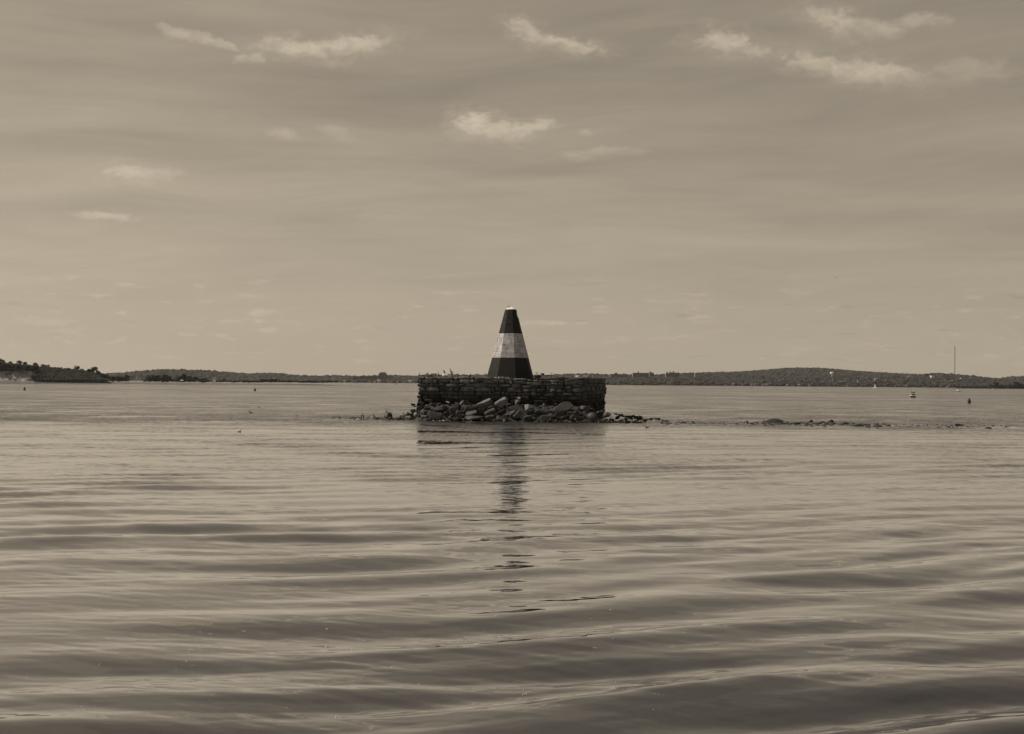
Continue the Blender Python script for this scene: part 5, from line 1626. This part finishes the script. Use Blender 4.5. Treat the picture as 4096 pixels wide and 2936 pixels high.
# bathers at the tip of the spit
def person_mesh(seed, stride=.12):
    """standing figure, one continuous skin"""
    J = {'pel': (0, 0, .95), 'chest': (0, 0, 1.30), 'neck': (0, 0, 1.50), 'head': (0, -.02, 1.66), 'crown': (0, -.01, 1.77),
         'hl': (.10, 0, .92), 'kl': (.11, -stride, .50), 'al': (.11, stride * .2, .08), 'tl': (.12, stride * .2 - .16, .03),
         'hr': (-.10, 0, .92), 'kr': (-.11, stride * .3, .50), 'ar': (-.11, stride, .08), 'tr': (-.12, stride - .16, .03),
         'sl': (.19, 0, 1.43), 'el': (.26, .03, 1.15), 'wl': (.27, -.06, .90), 'fl': (.27, -.09, .80), 'sr': (-.19, 0, 1.43), 'er': (-.25, .05, 1.15), 'wr': (-.24, -.08, .92), 'fr': (-.23, -.12, .83)}
    E = [('pel', 'chest'), ('chest', 'neck'), ('neck', 'head'), ('head', 'crown'), ('pel', 'hl'), ('hl', 'kl'), ('kl', 'al'), ('al', 'tl'), ('pel', 'hr'), ('hr', 'kr'), ('kr', 'ar'), ('ar', 'tr'), ('chest', 'sl'), ('sl', 'el'), ('el', 'wl'), ('wl', 'fl'), ('chest', 'sr'), ('sr', 'er'), ('er', 'wr'), ('wr', 'fr')]
    RAD = {'pel': .15, 'chest': .15, 'neck': .06, 'head': .10, 'crown': .075, 'hl': .10, 'hr': .10, 'kl': .06, 'kr': .06, 'al': .045, 'ar': .045, 'tl': .035, 'tr': .035, 'sl': .07, 'sr': .07, 'el': .045, 'er': .045, 'wl': .032, 'wr': .032, 'fl': .03, 'fr': .03}
    names = list(J)
    me = bpy.data.meshes.new('body')
    me.from_pydata([J[k] for k in names], [(names.index(a), names.index(b)) for a, b in E], [])
    o = bpy.data.objects.new('tmp', me); COL.objects.link(o)
    md = o.modifiers.new('skin', 'SKIN')
    for i, k in enumerate(names):
        me.skin_vertices[0].data[i].radius = (RAD[k], RAD[k] * .85)
    me.skin_vertices[0].data[0].use_root = True
    o.modifiers.new('sub', 'SUBSURF').levels = 1
    dg_ = bpy.context.evaluated_depsgraph_get()
    out = bpy.data.meshes.new_from_object(o.evaluated_get(dg_))
    bpy.data.objects.remove(o)
    out.name = 'body'
    return out
M['skin_shade'] = surface('person_dark_clothes', 0.02, 0.05, 3.0, 0.9, spec=0.1)
for k, (px, py, rz_, st, lab) in enumerate(((1428, 1539, 20, .12, 'person in dark clothes wading ahead at the tip of the spit'), (1447, 1541.5, -30, .05, 'left of two people standing close together at the spit tip'), (1451, 1541.5, 160, .08, 'right of two people standing close together at the spit tip'))):
    q = on_water(px, py)
    pm = person_mesh(k, st); pm.materials.append(M['skin_shade'])
    t_ = thing('person', lab, 'person', (q.x, q.y, -.12), R(rz_), 'people wading at the tip of the spit')
    obj('body', pm, None, t_)
    hair = MB().lathe([(.10, 1.66), (.105, 1.72), (.07, 1.80), (.01, 1.82)], 10).build('hair', M['feather_black'], t_)
# light aircraft
p = at(3343, 1110, 4300)
pl = thing('aeroplane', 'tiny aeroplane in the sky above the long hill', 'aeroplane', p, R(14))
def body_ring(x, r_): return [Vector((x, r_ * math.cos(a), r_ * math.sin(a))) for a in np.linspace(0, 2 * math.pi, 9)[:-1]]
MB().loft([body_ring(-4.5, .12), body_ring(-3.8, .55), body_ring(-1.5, .75), body_ring(1.0, .6), body_ring(4.5, .18)]).build('fuselage', M['white_gloss'], pl, True)
MB().box(-1.6, .1, -6.0, 6.0, .3, .5).build('wing', M['dark_gear'], pl)
MB().box(3.7, 4.6, -2.0, 2.0, .1, .2).build('tailplane', M['dark_gear'], pl)
MB().box(3.8, 4.7, -.07, .07, .15, 1.7, taper=.02).build('fin', M['white_gloss'], pl)

# ---------------------------------------------------------------- foam flecks drifting in the foreground
fl = MB(); r = random.Random(55)
for k in range(90):
    px, py = r.gauss(1500, 900), r.uniform(2420, 2860)
    if r.random() < .5: px, py = r.gauss(800, 420), r.gauss(2610, 90)
    q = on_water(px, py)
    s = r.uniform(.006, .022)
    for j in range(r.randint(1, 3)):
        x, y = q.x + r.uniform(-.05, .05), q.y + r.uniform(-.05, .05)
        fl.add([(x + s * math.cos(a), y + s * math.sin(a) * .8, -0.05) for a in (0, 1.26, 2.51, 3.77, 5.03)] + [(x, y, s)], [(0, 1, 5), (1, 2, 5), (2, 3, 5), (3, 4, 5), (4, 0, 5)])
foam = fl.mesh('foam_flecks')
# each fleck floats on the swell beneath it
from mathutils.bvhtree import BVHTree
wm = water.data
dgw = bpy.context.evaluated_depsgraph_get()
for i in range(0, len(foam.vertices), 6):
    c = foam.vertices[i + 5].co
    hit, loc, nrm_, _ = water.ray_cast(Vector((c.x, c.y, 3.0)), Vector((0, 0, -1)))
    zz = loc.z if hit else 0.0
    for j in range(6):
        foam.vertices[i + j].co.z += zz + (0.045 if j < 5 else 0)
tag(obj('foam_flecks', foam, M['foam']), 'tiny white foam flecks drifting on the near swells', kind='stuff')
# white-coloured specks painting sun sparkle, with some foam, along the rocks
fz = MB(); r = random.Random(66)
for k in range(70):
    px = r.choice((r.uniform(1640, 2430), r.uniform(2430, 2760), r.uniform(1360, 1640), r.uniform(3230, 3420)))
    py = 1684 + (px - 2048) * .0095 + r.uniform(-3, 3) - (6 if px < 1640 else 0)
    q = on_water(px, py); s = r.uniform(.05, .17)
    fz.add([(q.x - s * 1.6, q.y, .0), (q.x + s * 1.6, q.y, .0), (q.x, q.y + s, .0), (q.x, q.y + s * .3, s * 1.1)], [(0, 1, 3), (1, 2, 3), (2, 0, 3)])
tag(fz.build('shore_sparkle_foam', M['foam']), 'white specks painted as sun sparkle and foam along the rocks', kind='stuff')
